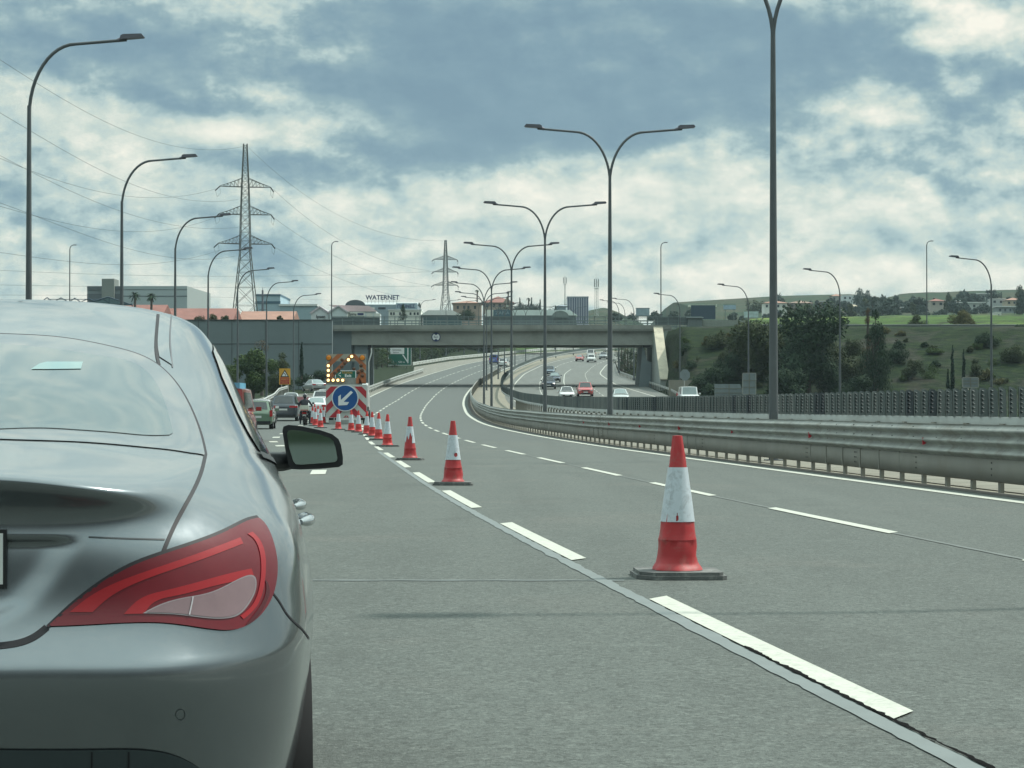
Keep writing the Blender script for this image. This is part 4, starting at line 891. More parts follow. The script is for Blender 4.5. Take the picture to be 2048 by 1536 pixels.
# left of the exit ramp
tree('broadleaf_tree', 'leafy green tree in front of the grey wall, left of the yellow sign', 506, 232, 676, 790, 118, 'bush', lf_green, 5200)
tree('broadleaf_tree', 'darker green tree against the grey wall behind the yellow sign', 565, 246, 690, 790, 66, 'bush', lf_mid, 3200)
tree('broadleaf_tree', 'sparse twiggy tree top rising over the green tree before the wall', 524, 238, 664, 780, 34, 'round', lf_rust, 500)
tree('shrub', 'low green bushes at the foot of the wall beside the silver car pillar', 455, 225, 712, 795, 70, 'bush', lf_green, 2600, cat='bush')
tree('cypress', 'single pencil cypress against the grey wall', 603, 268, 686, 752, 8, 'cypress', lf_cyp, 1600, leaf=.2)
tree('shrub', 'dark rounded bush against the wall behind the chevron sign', 640, 280, 738, 760, 36, 'bush', lf_dark, 1400, cat='bush')
tree('shrub', 'low hedge at the foot of the wall left of the arrow board', 612, 276, 750, 772, 60, 'bush', lf_dark, 1800, cat='bush')
# row behind wall / sheds
for i, (px, pt, w_) in enumerate([(425, 624, 34), (450, 628, 22), (402, 628, 26), (560, 628, 16)]):
    tree('shrub', ['spiky green planting above the grey wall', 'small planting right of the spiky one above the wall', 'planting above the wall at its left end', 'agave like plant above the wall before the orange roof'][i], px, 310, pt, 645, w_, 'bush', lf_mid, 700, cat='bush', group='planting above the wall')
tree('conifer', 'dark conifer before the arched warehouse, under its letter panel', 806, 420, 608, 640, 22, 'conifer', lf_dark, 1300)
tree('broadleaf_tree', 'low dark clump left of the marquee hall', 935, 520, 618, 640, 44, 'bush', lf_dark, 1500)
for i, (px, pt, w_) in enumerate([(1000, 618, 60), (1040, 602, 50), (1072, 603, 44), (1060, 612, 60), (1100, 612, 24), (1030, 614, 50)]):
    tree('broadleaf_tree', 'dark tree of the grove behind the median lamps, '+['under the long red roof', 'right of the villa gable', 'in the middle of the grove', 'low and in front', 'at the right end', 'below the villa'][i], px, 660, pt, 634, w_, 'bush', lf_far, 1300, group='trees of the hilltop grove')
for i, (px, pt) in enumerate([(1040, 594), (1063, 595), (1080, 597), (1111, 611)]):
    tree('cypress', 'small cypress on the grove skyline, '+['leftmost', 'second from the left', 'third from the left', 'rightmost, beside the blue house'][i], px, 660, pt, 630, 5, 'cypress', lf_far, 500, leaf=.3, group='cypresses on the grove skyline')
def palm(label, px, Y, pt, pb, crown_px):
    top = at(px, pt, Y); bz = at(px, pb, Y).z; g = thing('palm_tree', label, 'palm tree', (top.x, Y, bz)); h = top.z-bz; r = crown_px/2/F*Y
    b = MB(); b.tube([(0, 0, 0), (.1, 0, h-r*.7)], .22, 7); b.build('trunk', bark, g)
    b = MB(); rnd = random.Random(px)
    for k in range(34):
        a = rnd.uniform(0, 6.28); e = rnd.uniform(-.7, 1.3); c0 = Vector((0, 0, h-r*.8)); P = []
        for s_ in range(5):
            q = s_/4; P.append(c0+Vector((math.cos(a)*math.cos(e), math.sin(a)*math.cos(e), math.sin(e)))*r*q+Vector((0, 0, -.5*r*q*q)))
        sd = Vector((-math.sin(a), math.cos(a), 0))*r*.13; rows = [[p-sd*(1-abs(i/4-.4)), p+Vector((0, 0, .06)), p+sd*(1-abs(i/4-.4))] for i, p in enumerate(P)]; b.grid(rows)
    b.build('crown', lf_dark, g, False)
palm('left one of the two palms before the grey factory', 269, 400, 579, 640, 26)
palm('right one of the two palms before the grey factory', 302, 400, 582, 640, 24)
palm('small palm on the rise above the long red roof', 954, 660, 578, 612, 9); palm('small palm at the right end of the long red roof', 1016, 690, 583, 610, 6); palm('small palm on the grove skyline', 1057, 655, 594, 614, 10)
# skyline trees of the right hill
random.seed(8)
SK = [(1622, 596, 16), (1634, 594, 12), (1650, 600, 16), (1676, 592, 22), (1760, 597, 40), (1790, 597, 36), (1812, 596, 26), (1830, 599, 30), (1845, 600, 26), (1868, 590, 12), (1915, 587, 22), (1938, 590, 14), (1979, 572, 18), (2018, 588, 26), (2040, 576, 8), (1555, 616, 20), (1600, 612, 24), (1655, 615, 40), (1770, 606, 50), (1820, 606, 44), (1880, 618, 40), (1950, 614, 18), (1975, 606, 14), (1990, 590, 8), (2003, 584, 4),
      (1380, 618, 26), (1345, 620, 30), (1310, 621, 30), (1230, 624, 30), (1265, 622, 26), (1465, 622, 22), (1485, 628, 16), (1540, 624, 30), (1570, 628, 30), (1590, 622, 20), (1680, 622, 30), (1720, 626, 40), (1760, 626, 36), (1800, 624, 30), (1850, 622, 30)]
loc_w = ['just left of the ridge houses', 'on the hill crest', 'beside the white block', 'behind the brown building', 'near the rightmost houses', 'below the ridge', 'over the grassy field', 'behind the billboards']
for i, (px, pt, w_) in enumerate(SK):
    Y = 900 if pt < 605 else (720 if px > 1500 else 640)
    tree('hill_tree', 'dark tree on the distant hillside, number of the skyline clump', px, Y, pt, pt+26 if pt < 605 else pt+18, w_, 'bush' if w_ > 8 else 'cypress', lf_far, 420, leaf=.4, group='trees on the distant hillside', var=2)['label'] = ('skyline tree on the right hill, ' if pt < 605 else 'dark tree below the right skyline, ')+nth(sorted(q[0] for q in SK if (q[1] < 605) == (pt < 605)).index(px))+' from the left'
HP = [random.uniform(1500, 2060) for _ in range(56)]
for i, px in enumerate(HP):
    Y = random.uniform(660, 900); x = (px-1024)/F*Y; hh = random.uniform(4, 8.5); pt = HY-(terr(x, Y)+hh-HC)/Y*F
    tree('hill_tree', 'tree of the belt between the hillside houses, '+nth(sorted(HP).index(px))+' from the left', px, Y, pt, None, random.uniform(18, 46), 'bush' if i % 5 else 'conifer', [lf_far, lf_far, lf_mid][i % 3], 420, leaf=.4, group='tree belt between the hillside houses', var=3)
# dark wooded slope beyond the bridge on the left
for i in range(24):
    px = 742+i*11; Y = 385+i*8.5; x = (px-1024)/F*Y
    Y += 16; pt = HY-(terr(x, Y)+5.5-HC)/Y*F
    tree('broadleaf_tree', 'dark bush of the wooded bank under the bridge, '+nth(i)+' from the left', px, Y, min(pt, 700), None, random.uniform(40, 60), 'bush', [lf_mid, lf_dark, lf_green][i % 3], 900, group='bushes of the wooded bank beyond the bridge', var=2)
for i in range(10):
    px = 1238+i*6; Y = 400-i*6
    tree('broadleaf_tree', 'dark tree under the right end of the bridge, '+nth(i)+' from the left', px, Y, random.uniform(655, 675), 760, random.uniform(26, 36), 'bush', [lf_dark, lf_mid][i % 2], 900, group='trees under the right end of the bridge', var=2)
# slim lamp posts on the far left edge, seen below the girder
for i, (px, pb, Y) in enumerate([(840, 715, 455), (892, 709, 480), (928, 706, 500), (957, 703, 515), (1110, 697, 600)]):
    p = at(px, pb, Y); place_copy(sl_, True, p, .2, 'street lamp on the far left edge, '+['leftmost, right of the green exit board', 'second from the left', 'third from the left', 'fourth from the left', 'last, at the crest'][i], 'lamps beyond the bridge')
for i, (px, pb, Y) in enumerate([(1238, 742, 372), (1250, 738, 395), (1268, 757, 330)]):
    place_copy(sl_, True, at(px, pb, Y), math.pi, 'street lamp seen under the right end of the bridge, '+['leftmost', 'middle', 'nearest the pier'][i], 'lamps under the right end of the bridge')

# ------------------------------------------------------------------ signs
def sign(name, label, px0, px1, pt, pb, Y, mt, base=None, legs=(.2, .8), cat='sign', frame=None, back=False, poly=None):
    a = at(px0, pt, Y); c = at(px1, pb, Y); zb = base if base is not None else terr(a.x, Y); W_ = c.x-a.x; g = thing(name, label, cat, (a.x, Y, zb)); z0, z1 = c.z-zb, a.z-zb
    b = MB()
    if poly: b.prism([(u*W_, z0+v*(z1-z0)) for u, v in poly], -.03, .03, 'y')
    else: b.box(0, W_, -.03, .03, z0, z1)
    b.build('panel', mt, g); b = MB()
    for l in legs: b.tube([(W_*l, .1, -.5), (W_*l, .1, z1-.1)], .055, 6)
    b.build('post', galv, g)
    if frame:
        b = MB(); t_ = .07
        b.box(-.02, W_+.02, -.05, .05, z1-.01, z1+t_); b.box(-.02, W_+.02, -.05, .05, z0-t_, z0+.01); b.box(-t_, 0.01, -.05, .05, z0, z1); b.box(W_-.01, W_+t_, -.05, .05, z0, z1); b.build('frame', frame, g)
    if back:
        b = MB()
        for k in range(1, 3): zz = z0+(z1-z0)*k/3; b.box(.03, W_-.03, -.07, -.03, zz-.03, zz+.03)
        b.box(W_*.5-.04, W_*.5+.04, -.08, -.03, z0, z1); b.build('brace', galvplate, g)
    return g, W_, z0, z1
g, W_, z0, z1 = sign('exit_sign', 'big green exit direction board with a white panel, standing beyond the bridge', 777, 822, 672, 730, 430, signgreen, frame=signw)
hh = z1-z0
b = MB(); b.box(.25, W_*.70, -.05, -.03, z0+hh*.38, z1-.15); b.build('name_panel', signw, g)
letter('ΣΤΑΔΙΟ', .62, black, g, (W_*.37, -.06, z0+hh*.83), sx=.95); letter('ΣΤΡΟΒΟΛΟΣ', .62, black, g, (W_*.37, -.06, z0+hh*.65), sx=.72); letter('Strovolos', .62, black, g, (W_*.37, -.06, z0+hh*.52), sx=.72); letter('Stadium', .42, black, g, (W_*.33, -.06, z0+hh*.43), sx=.9)
b = MB(); b.box(W_*.835, W_*.885, -.05, -.03, z0+.35, z1-.1); b.add([(W_*.60, -.05, z0+hh*.36), (W_*.66, -.05, z0+hh*.36), (W_*.86, -.05, z0+hh*.13), (W_*.86, -.05, z0+hh*.06)], [(0, 1, 2, 3)]); b.build('route_arrow', signw, g)
letter('1', .6, signw, g, (W_*.22, -.06, z0+hh*.10)); letter('500 m', .5, signw, g, (W_*.58, -.06, z0+hh*.10))
g, W_, z0, z1 = sign('warning_sign', 'yellow warning sign with a bend triangle above a red text panel', 558.5, 580.5, 737, 769, 215, signyel, base=zr(215)-.3)
cx = W_*.5; hh = z1-z0
b = MB(); b.prism([(cx-.43, z0+hh*.47), (cx+.43, z0+hh*.47), (cx, z1-.1)], -.05, -.03, 'y'); b.build('triangle', black, g)
b = MB(); b.prism([(cx-.29, z0+hh*.52), (cx+.29, z0+hh*.52), (cx, z1-.27)], -.06, -.05, 'y'); b.build('triangle_field', signw, g)
b = MB(); b.tube([(cx+.1, -.08, z0+hh*.54), (cx+.09, -.08, z0+hh*.62), (cx-.02, -.08, z0+hh*.69), (cx-.09, -.08, z0+hh*.70)], .035, 6); b.build('bend_arrow', black, g)
b = MB(); b.box(.09, W_-.09, -.05, -.03, z0+.05, z0+hh*.44); b.build('text_panel', signred, g)
letter('ΜΕΙΩΣΤΕ', .17, signyel, g, (cx, -.055, z0+hh*.33), bold=.004); letter('ΤΑΧΥΤΗΤΑ', .16, signyel, g, (cx, -.055, z0+hh*.20)); letter('REDUCE', .16, signyel, g, (cx, -.055, z0+hh*.09))
g, W_, z0, z1 = sign('chevron_sign', 'small black chevron board beyond the silver saloon on the ramp', 615.5, 627.5, 749.5, 758, 285, black)
for x in (.12, .45):
    b = MB(); h2 = (z1-z0); b.prism([(x+.0, z0+h2*.5), (x+.17, z1-.06), (x+.28, z1-.06), (x+.12, z0+h2*.5), (x+.28, z0+.06), (x+.17, z0+.06)], -.05, -.03, 'y'); b.build('chevron', signw, g)
g, W_, z0, z1 = sign('exit_sign', 'small green exit sign with a left arrow, seen through the arrow board frame', 671.5, 711, 742, 756, 262, signgreen, base=zr(262)-.2, frame=signw)
letter('Exit', .50, signw, g, (W_*.62, -.055, z0+.27), bold=.012); letter('Έξοδος', .36, signyel, g, (W_*.58, -.055, z1-.2)); b = MB(); b.add([(.25, -.05, z0+.42), (.62, -.05, z0+.12), (.62, -.05, z0+.28), (.62, -.05, z0+.56), (.62, -.05, z0+.72)], [(0, 1, 2), (0, 3, 4)]); b.build('arrow', signw, g)
sign('sign_back', 'tall grey back of a sign at the foot of the lamp post on the right', 1486, 1511, 747, 788, 214, signback, back=True, legs=(.5,), frame=galv)
sign('sign_back', 'wide grey back of a pointed direction sign left of the tall sign back', 1429, 1487, 768, 795, 216, signback, back=True, legs=(.2, .8), poly=[(0, 0), (1, 0), (1, .3), (.88, 1), (0, 1)])
sign('sign_back', 'small grey sign back below the shorter cypress', 1926, 1956, 756, 774, 170, signback, back=True, legs=(.35,), frame=galv)
sign('sign_back', 'grey eight sided sign back at the foot of the bare slope', 1360, 1380, 739, 761, 236, signback, legs=(.45,), poly=[(.3, 0), (.7, 0), (1, .3), (1, .7), (.7, 1), (.3, 1), (0, .7), (0, .3)])
g, W_, H_ = building('low pale concrete wall beyond the bridge left of the green exit board', 738, 782, 727, 748, 440, .6, mat('lowwall', (.30, .31, .27), .85), None, cat='wall', name='low_wall', sink=1)
g, W_, H_ = building('low stone wall at the foot of the bare slope right of the wing wall', 1338, 1400, 760, 790, 262, .6, mat('lowwall2', (.25, .24, .20), .9, 0, .15, .5), None, cat='wall', name='low_wall', sink=1)

# ------------------------------------------------------------------ the air
hz = MB(); hz.box(-560, 700, -30, 1500, -12, 120)
ho = hz.build('haze', None, None); ho.data.materials.clear(); hm = bpy.data.materials.new('haze'); hm.use_nodes = True; ht = NT(hm.node_tree); ht.n.clear()
hv = ht.add('ShaderNodeVolumePrincipled'); hu = ht.add('ShaderNodeOutputMaterial'); ht.l.new(hv.outputs[0], hu.inputs[1]); hv.inputs['Color'].default_value = (.72, .92, 1, 1); hv.inputs['Density'].default_value = .00011; hv.inputs['Anisotropy'].default_value = .3
ho.data.materials.append(hm); ho['kind'] = 'stuff'
# ------------------------------------------------------------------ traffic cones
conered = mat('cone_red', (.40, .028, .032), .5, 0, .12, 6, stain=((.30, .085, .075), 7, .8)); conered2 = mat('cone_red_bright', (.50, .032, .03), .5, 0, .08, 6)
sleeve = mat('cone_sleeve', (.52, .58, .62), .4, 0, .08, 9, stain=((.30, .33, .35), 9, .8)); conebase = mat('cone_base', (.10, .108, .104), .85, 0, .3, 9, .3, 40, stain=((.24, .25, .235), 7, .8))
def cone_r(z): return float(np.interp(z, [.055, .075, .10, .27, 1.0, 1.03], [.185, .175, .150, .138, .040, .035]))
def make_cone(tear=0):
    g = thing('traffic_cone', '', 'traffic cone')
    b = MB(); c = .12; w_ = .32
    oc = [(-w_, -w_+c), (-w_+c, -w_), (w_-c*.3, -w_), (w_, -w_+c*.3), (w_, w_-c), (w_-c, w_), (-w_+c*.3, w_), (-w_, w_-c*.3)]
    b.prism(oc, 0, .028, 'z'); b.prism([(x*.93, y*.93) for x, y in oc], .028, .052, 'z'); o = b.build('base', conebase, g)
    b = MB(); n = 32; Z = [.055, .062, .075, .09, .11, .16, .22, .268, .272, .278]+list(np.linspace(.30, 1.0, 18))+[1.02, 1.03]; rows = []
    for z in Z:
        rr = cone_r(z)+(.004 if .27 <= z <= .28 else 0)
        row = []
        for k in range(n+1):
            a = 2*math.pi*k/n; dn = mnoise.noise((math.cos(a)*2.2, math.sin(a)*2.2, z*3+tear))*.012*(1 if z < .5 else .5)+mnoise.noise((math.cos(a)*3, math.sin(a)*3, z*16+tear))*(.012 if z < .27 else .003)
            row.append(((rr+dn)*math.cos(a), (rr+dn)*math.sin(a), z))
        row[-1] = row[0]; rows.append(row)
    rows.append([(0.0, 0, 1.032)]*(n+1)); b.grid(rows); b.build('body', conered if tear in (1, 2, 3) else conered2, g)
    b = MB(); nz, na = 60, 130; P = [[None]*(na+1) for _ in range(nz+1)]
    for i in range(nz+1):
        z = .405+.395*i/nz
        for k in range(na+1):
            a = 2*math.pi*k/na; rr = cone_r(z)+.006+mnoise.noise((math.cos(a)*2.2, math.sin(a)*2.2, z*3+tear))*.0032
            if tear == 1: rr += .006*max(0, 1-abs(a-4.05)/.10)      # the folded flap of the near sleeve
            P[i][k] = (rr*math.cos(a), rr*math.sin(a), z)
    for i in range(nz):
        for k in range(na):
            a = 2*math.pi*(k+.5)/na; z = .405+.395*(i+.5)/nz; u = math.cos(a)*cone_r(z)/.1; skip = False  # a = 3pi/2 faces the viewer
            if math.sin(a) < 0:
                if tear == 1 and abs(u+.18-.5*(z-.42)) < .10-2.2*abs(z-.43) and i > 0: skip = True
                if tear == 2 and ((u-.45)**2/.07+(z-.485)**2/.0011) < 1: skip = True
                if tear == 3 and z < .57+.10*u+.06*math.sin(9*u) and u < .62: skip = True
            if not skip: b.add([P[i][k], P[i][k+1], P[i+1][k+1], P[i+1][k]], [(0, 1, 2, 3)], 0, True)
    b.build('sleeve', sleeve, g, True); return g
cones = {t_: make_cone(t_) for t_ in (1, 2, 3, 0)}; used0 = False; random.seed(6)
CN = [(1355, 1155, 1, 'nearest and largest cone, with a folded scuffed white sleeve', .05), (906, 970, 2, 'second nearest cone, with a small red tear low on the right of its white sleeve', .0),
      (820, 920, 3, 'third nearest cone, its white sleeve torn away in a big ragged patch', -.1), (775, 893, 0, 'fourth nearest cone, standing on the dashed line', 0), (757, 880, 0, 'fifth nearest cone, just left behind the fourth', 0),
      (744.5, 873.5, 0, 'sixth nearest cone in the curving row', .1), (733.5, 869, 0, 'seventh nearest cone, right of the blue disc', 0), (717, 865, 0, 'eighth cone, below the right edge of the blue disc', 0), (702.5, 862.5, 0, 'ninth cone, below the right part of the blue disc', 0), (676.5, 859.5, 0, 'cone below the left part of the blue disc', 0),
      (641, 856, 0, 'cone left of the striped board, nearest of the left cluster', .1), (630.5, 852, 0, 'cone directly right of the motorcycle', 0), (625.5, 848, 0, 'cone half hidden by the motorcycle box', 0), (646.5, 847, 0, 'cone touching the left edge of the striped board', 0), (636, 843, 0, 'farther cone of the left cluster behind the nearest one', 0), (629, 838, 0, 'farthest cone of the left cluster, before the white saloon', 0)]
for i, (px, py, t_, lab, rz) in enumerate(CN):
    x, d = gnd(px, py+(8 if i == 0 else 0)*0); lab2 = lab
    src = cones[t_]; us = t_ == 0 and used0
    if t_ == 0: used0 = True
    oc_ = place_copy(src, us, (x, d, zr(d)+.002), rz+(random.uniform(-.5, .5) if t_ == 0 else 0), lab2, 'traffic cones closing the lane')
    if t_ == 0: oc_.rotation_euler[0] = random.uniform(-.012, .012); oc_.rotation_euler[1] = random.uniform(-.02, .02)

# ------------------------------------------------------------------ arrow board truck
TY = 130.0; tx = (692-1024)/F*TY; tz = zr(TY); K = F/TY
def tl(px, py): return ((px-1024)/K-tx, HC-(py-HY)/K-tz)
g = thing('arrow_board_truck', 'roadworks truck seen from behind, its striped board carrying a blue arrow disc and amber lamps', 'truck', (tx, TY, tz))
stripew = mat('board_white', (.50, .53, .50), .5, 0, .08, 2); striper = mat('board_red', (.40, .022, .035), .5, 0, .1, 2); stripeo = mat('board_orange', (.40, .13, .05), .5, 0, .15, 2); boardg = mat('board_grey', (.34, .33, .27), .5, 0, .1, 2)
x0, zt_ = tl(651.5, 769); x1, zb_ = tl(733.5, 836)
b = MB(); b.box(x0, x1, 0, .08, zb_, zt_); b.build('striped_board', stripew, g)
def clip_poly(poly, xa, xb, za, zb2):
    for ax, lim, sg in ((0, xa, 1), (0, xb, -1), (1, za, 1), (1, zb2, -1)):
        out = []
        for i in range(len(poly)):
            p, q = poly[i], poly[(i+1) % len(poly)]; ip = (p[ax]-lim)*sg >= 0; iq = (q[ax]-lim)*sg >= 0
            if ip: out.append(p)
            if ip != iq: t_ = (lim-p[ax])/(q[ax]-p[ax]); out.append((p[0]+(q[0]-p[0])*t_, p[1]+(q[1]-p[1])*t_))
        poly = out
        if not poly: return None
    return poly
b = MB(); cxm = (x0+x1)/2; ww = (x1-x0)/2; st_ = .44
for k in range(-1, 6):                        # chevrons pointing up, mirrored about the middle
    zc = zb_+.02+k*2*st_*.98-.5
    for s_ in (-1, 1):
        pl = [(cxm, zc), (cxm, zc+st_), (cxm+s_*3, zc+st_-3), (cxm+s_*3, zc-3)]
        zz = clip_poly([(p[0], p[1]+1.1) for p in pl], min(cxm, cxm+s_*ww)+.02, max(cxm, cxm+s_*ww)-.02, zb_+.03, zt_-.12)
        if zz: b.prism(zz, -.012, .0, 'y')
b.build('red_stripes', striper, g)
cxd, czd = tl(690.5, 796); b = MB(); b.lathe([(0, 0), (.795, 0), (.795, .05), (0, .05)], 48); o = b.build('disc_rim', signw, g); o.location = (cxd, -.06, czd); o.rotation_euler = (math.pi/2, 0, 0)
b = MB(); b.lathe([(0, .051), (.735, .051), (.735, .06), (0, .06)], 48); o = b.build('blue_disc', signblue, g); o.location = (cxd, -.06, czd); o.rotation_euler = (math.pi/2, 0, 0)
b = MB(); ar = [(702, 781.5), (706, 785.0), (687.5, 803.8), (698.5, 804.2), (694.5, 810.0), (677, 811.0), (677, 793.0), (682, 789.0), (682, 800.2)]
b.prism([tl(*p) for p in ar], -.14, -.122, 'y'); b.build('arrow', signw, g)
# upper lamp board: frame with crossing diagonals round an open middle
x0, zt2 = tl(652.5, 708); x1, zb2 = tl(732, 767.5)
hx0, hz0 = tl(664, 722.5); hx1, hz1 = tl(718, 756.5)
b = MB(); b.box(x0, hx0, 0, .07, zb2, zt2); b.box(hx1, x1, 0, .07, zb2, zt2); b.box(hx0, hx1, 0, .07, hz0, zt2)
b.box(hx0, tl(690, 0)[0], 0, .07, zb2, hz1); b.build('lamp_board', boardg, g)
b = MB()
for pts in ([(653, 740), (653, 729), (675, 708), (687, 708)], [(700, 708), (710, 708), (732, 730), (732, 742)], [(653, 767), (653, 755), (700, 709), (711, 709)], [(712, 742), (722, 738), (732, 748), (732, 766), (724, 766)]):
    zz = clip_poly([tl(*p) for p in pts], x0, x1, zb2, zt2)
    b.prism(zz, -.014, -.002, 'y')
b.build('orange_stripes', stripeo, g)
b = MB(); pts = [(712, 767), (712, 757), (718, 748), (732, 754), (732, 767)]; b.prism([tl(*p) for p in pts], .0, .05, 'y'); b.build('lower_panel', stripeo, g)
amber = mat('lamp_lit', (1.0, .72, .30), .3, 0, 0, emit=2.4); amberh = mat('lamp_lens', (.30, .09, .01), .3, 0, .1); off = mat('lamp_off', (.10, .045, .02), .35, 0, .1); beac = mat('beacon_amber', (.55, .19, .01), .3, 0, .1, emit=.12)
def disc(par, name, px, py, r, mt, y, th=.03):
    x, z = tl(px, py); b = MB(); b.lathe([(0, 0), (r, 0), (r*.96, th), (r*.6, th*1.5), (0, th*1.7)], 20); o = b.build(name, mt, par); o.location = (x, y, z); o.rotation_euler = (math.pi/2, 0, 0); return o
for px, py in ((703.5, 713), (697, 719.5), (656.8, 731.5), (656.8, 741), (656.8, 751), (656.8, 760.5), (666.3, 760.5), (676, 760.5), (685.5, 760.5)):
    o = disc(g, 'lamp', px, py, .135, amberh, -.02, .05); q = disc(o, 'bulb', px, py, .088, amber, 0, .02); q.location = (0, 0, .055); q.rotation_euler = (0, 0, 0)
for px, py in ((690, 726.5), (684, 733.5), (677.5, 740), (670, 746), (684, 720), (722, 731.5), (724, 741), (724.5, 751.5), (708, 738), (716, 745)): disc(g, 'unlit_lamp', px, py, .105, off, -.02, .05)
for px in (657.5, 724.5):
    o = disc(g, 'beacon', px, 715.5, .175, black, -.02, .03); q = disc(o, 'beacon_lens', px, 715.5, .15, beac, 0, .06); q.location = (0, 0, .03); q.rotation_euler = (0, 0, 0)
b = MB(); b.box(-1.0, 1.0, -.02, .1, zb_-.42, zb_-.12); b.build('bumper', mat('truck_bumper', (.33, .35, .33), .5, .2), g)
b = MB(); b.box(-1.1, 1.1, .3, 4.2, .75, 1.05); b.build('bed', darkm, g)
b = MB(); b.box(-.95, .95, .12, .3, .6, 2.75); b.box(-.9, -.8, .1, .3, 2.4, zb2+.3); b.box(.8, .9, .1, .3, 2.4, zb2+.3); b.build('board_frame', galv, g)
b = MB(); b.prism([(4.3, .6), (4.3, 2.35), (4.5, 2.5), (5.7, 2.5), (6.25, 1.5), (6.35, .6)], -1.0, 1.0, 'x'); b.build('cab', mat('cab_white', (.6, .62, .6), .35, 0, .04, coat=.5), g)
wheel_mesh = None
def wheel(par, x, y, r=.32, wd=.21, name='wheel'):
    s_ = 1 if x > 0 else -1; b = MB(); b.lathe([(r*.6, -wd/2), (r*.96, -wd/2), (r, -wd*.3), (r, wd*.3), (r*.96, wd/2), (r*.6, wd/2), (r*.6, -wd/2)], 24); o = b.build(name, rubber, par)
    o.rotation_euler = (0, math.pi/2, 0); o.location = (x, y, r)
    b = MB(); b.lathe([(0, wd*.38), (r*.2, wd*.4), (r*.58, wd*.32), (r*.6, wd*.48)], 12); b.lathe([(0, -wd*.38), (r*.2, -wd*.4), (r*.58, -wd*.32), (r*.6, -wd*.48)], 12); q = b.build('rim', mat('rim_metal', (.3, .31, .32), .35, .8), o); return o
for x in (-.95, .95):
    for y in (1.0, 5.4): wheel(g, x, y, .42, .25)

# ------------------------------------------------------------------ generic traffic
glassm = mat('car_glass', (.02, .028, .03), .08, 0, .1, 1, spec=.8); glassb = mat('car_glass_bright', (.16, .22, .22), .08, 0, .15, 1, spec=.8)
tailr = mat('tail_red', (.38, .012, .015), .25, 0, .1, coat=.5); braker = mat('tail_lit', (1, .12, .10), .3, 0, 0, emit=.9); headl = mat('headlight', (.55, .58, .60), .15, 0, .05, coat=.5); headon = mat('headlight_lit', (1, .95, .85), .3, 0, 0, emit=1.2)
platem = mat('plate_white', (.6, .62, .6), .5, 0, .03); platey = mat('plate_yellow', (.55, .42, .06), .5, 0, .03)
def paint(name, col, metal=.0): return mat('paint_'+name, col, .3, metal, .03, 1, coat=.9)
KIND = {'sedan': dict(L=4.5, W=1.78, H=1.45, sh=.92, rb=(-1.75, -.95), fb=(1.15, .25), rear_h=.96, hood=.80, wb=.80, wt=.58),
        'hatch': dict(L=3.9, W=1.68, H=1.48, sh=.92, rb=(-1.85, -1.45), fb=(1.1, .35), rear_h=.94, hood=.86, wb=.77, wt=.60),
        'suv': dict(L=4.5, W=1.86, H=1.68, sh=1.05, rb=(-2.12, -1.65), fb=(1.2, .45), rear_h=1.06, hood=1.0, wb=.84, wt=.66),
        'van': dict(L=4.7, W=1.85, H=1.95, sh=1.12, rb=(-2.3, -2.2), fb=(1.9, .95), rear_h=1.1, hood=1.0, wb=.88, wt=.78),
        'offroad': dict(L=4.6, W=1.85, H=1.88, sh=1.12, rb=(-2.2, -2.1), fb=(.9, .55), rear_h=1.12, hood=1.08, wb=.82, wt=.74)}
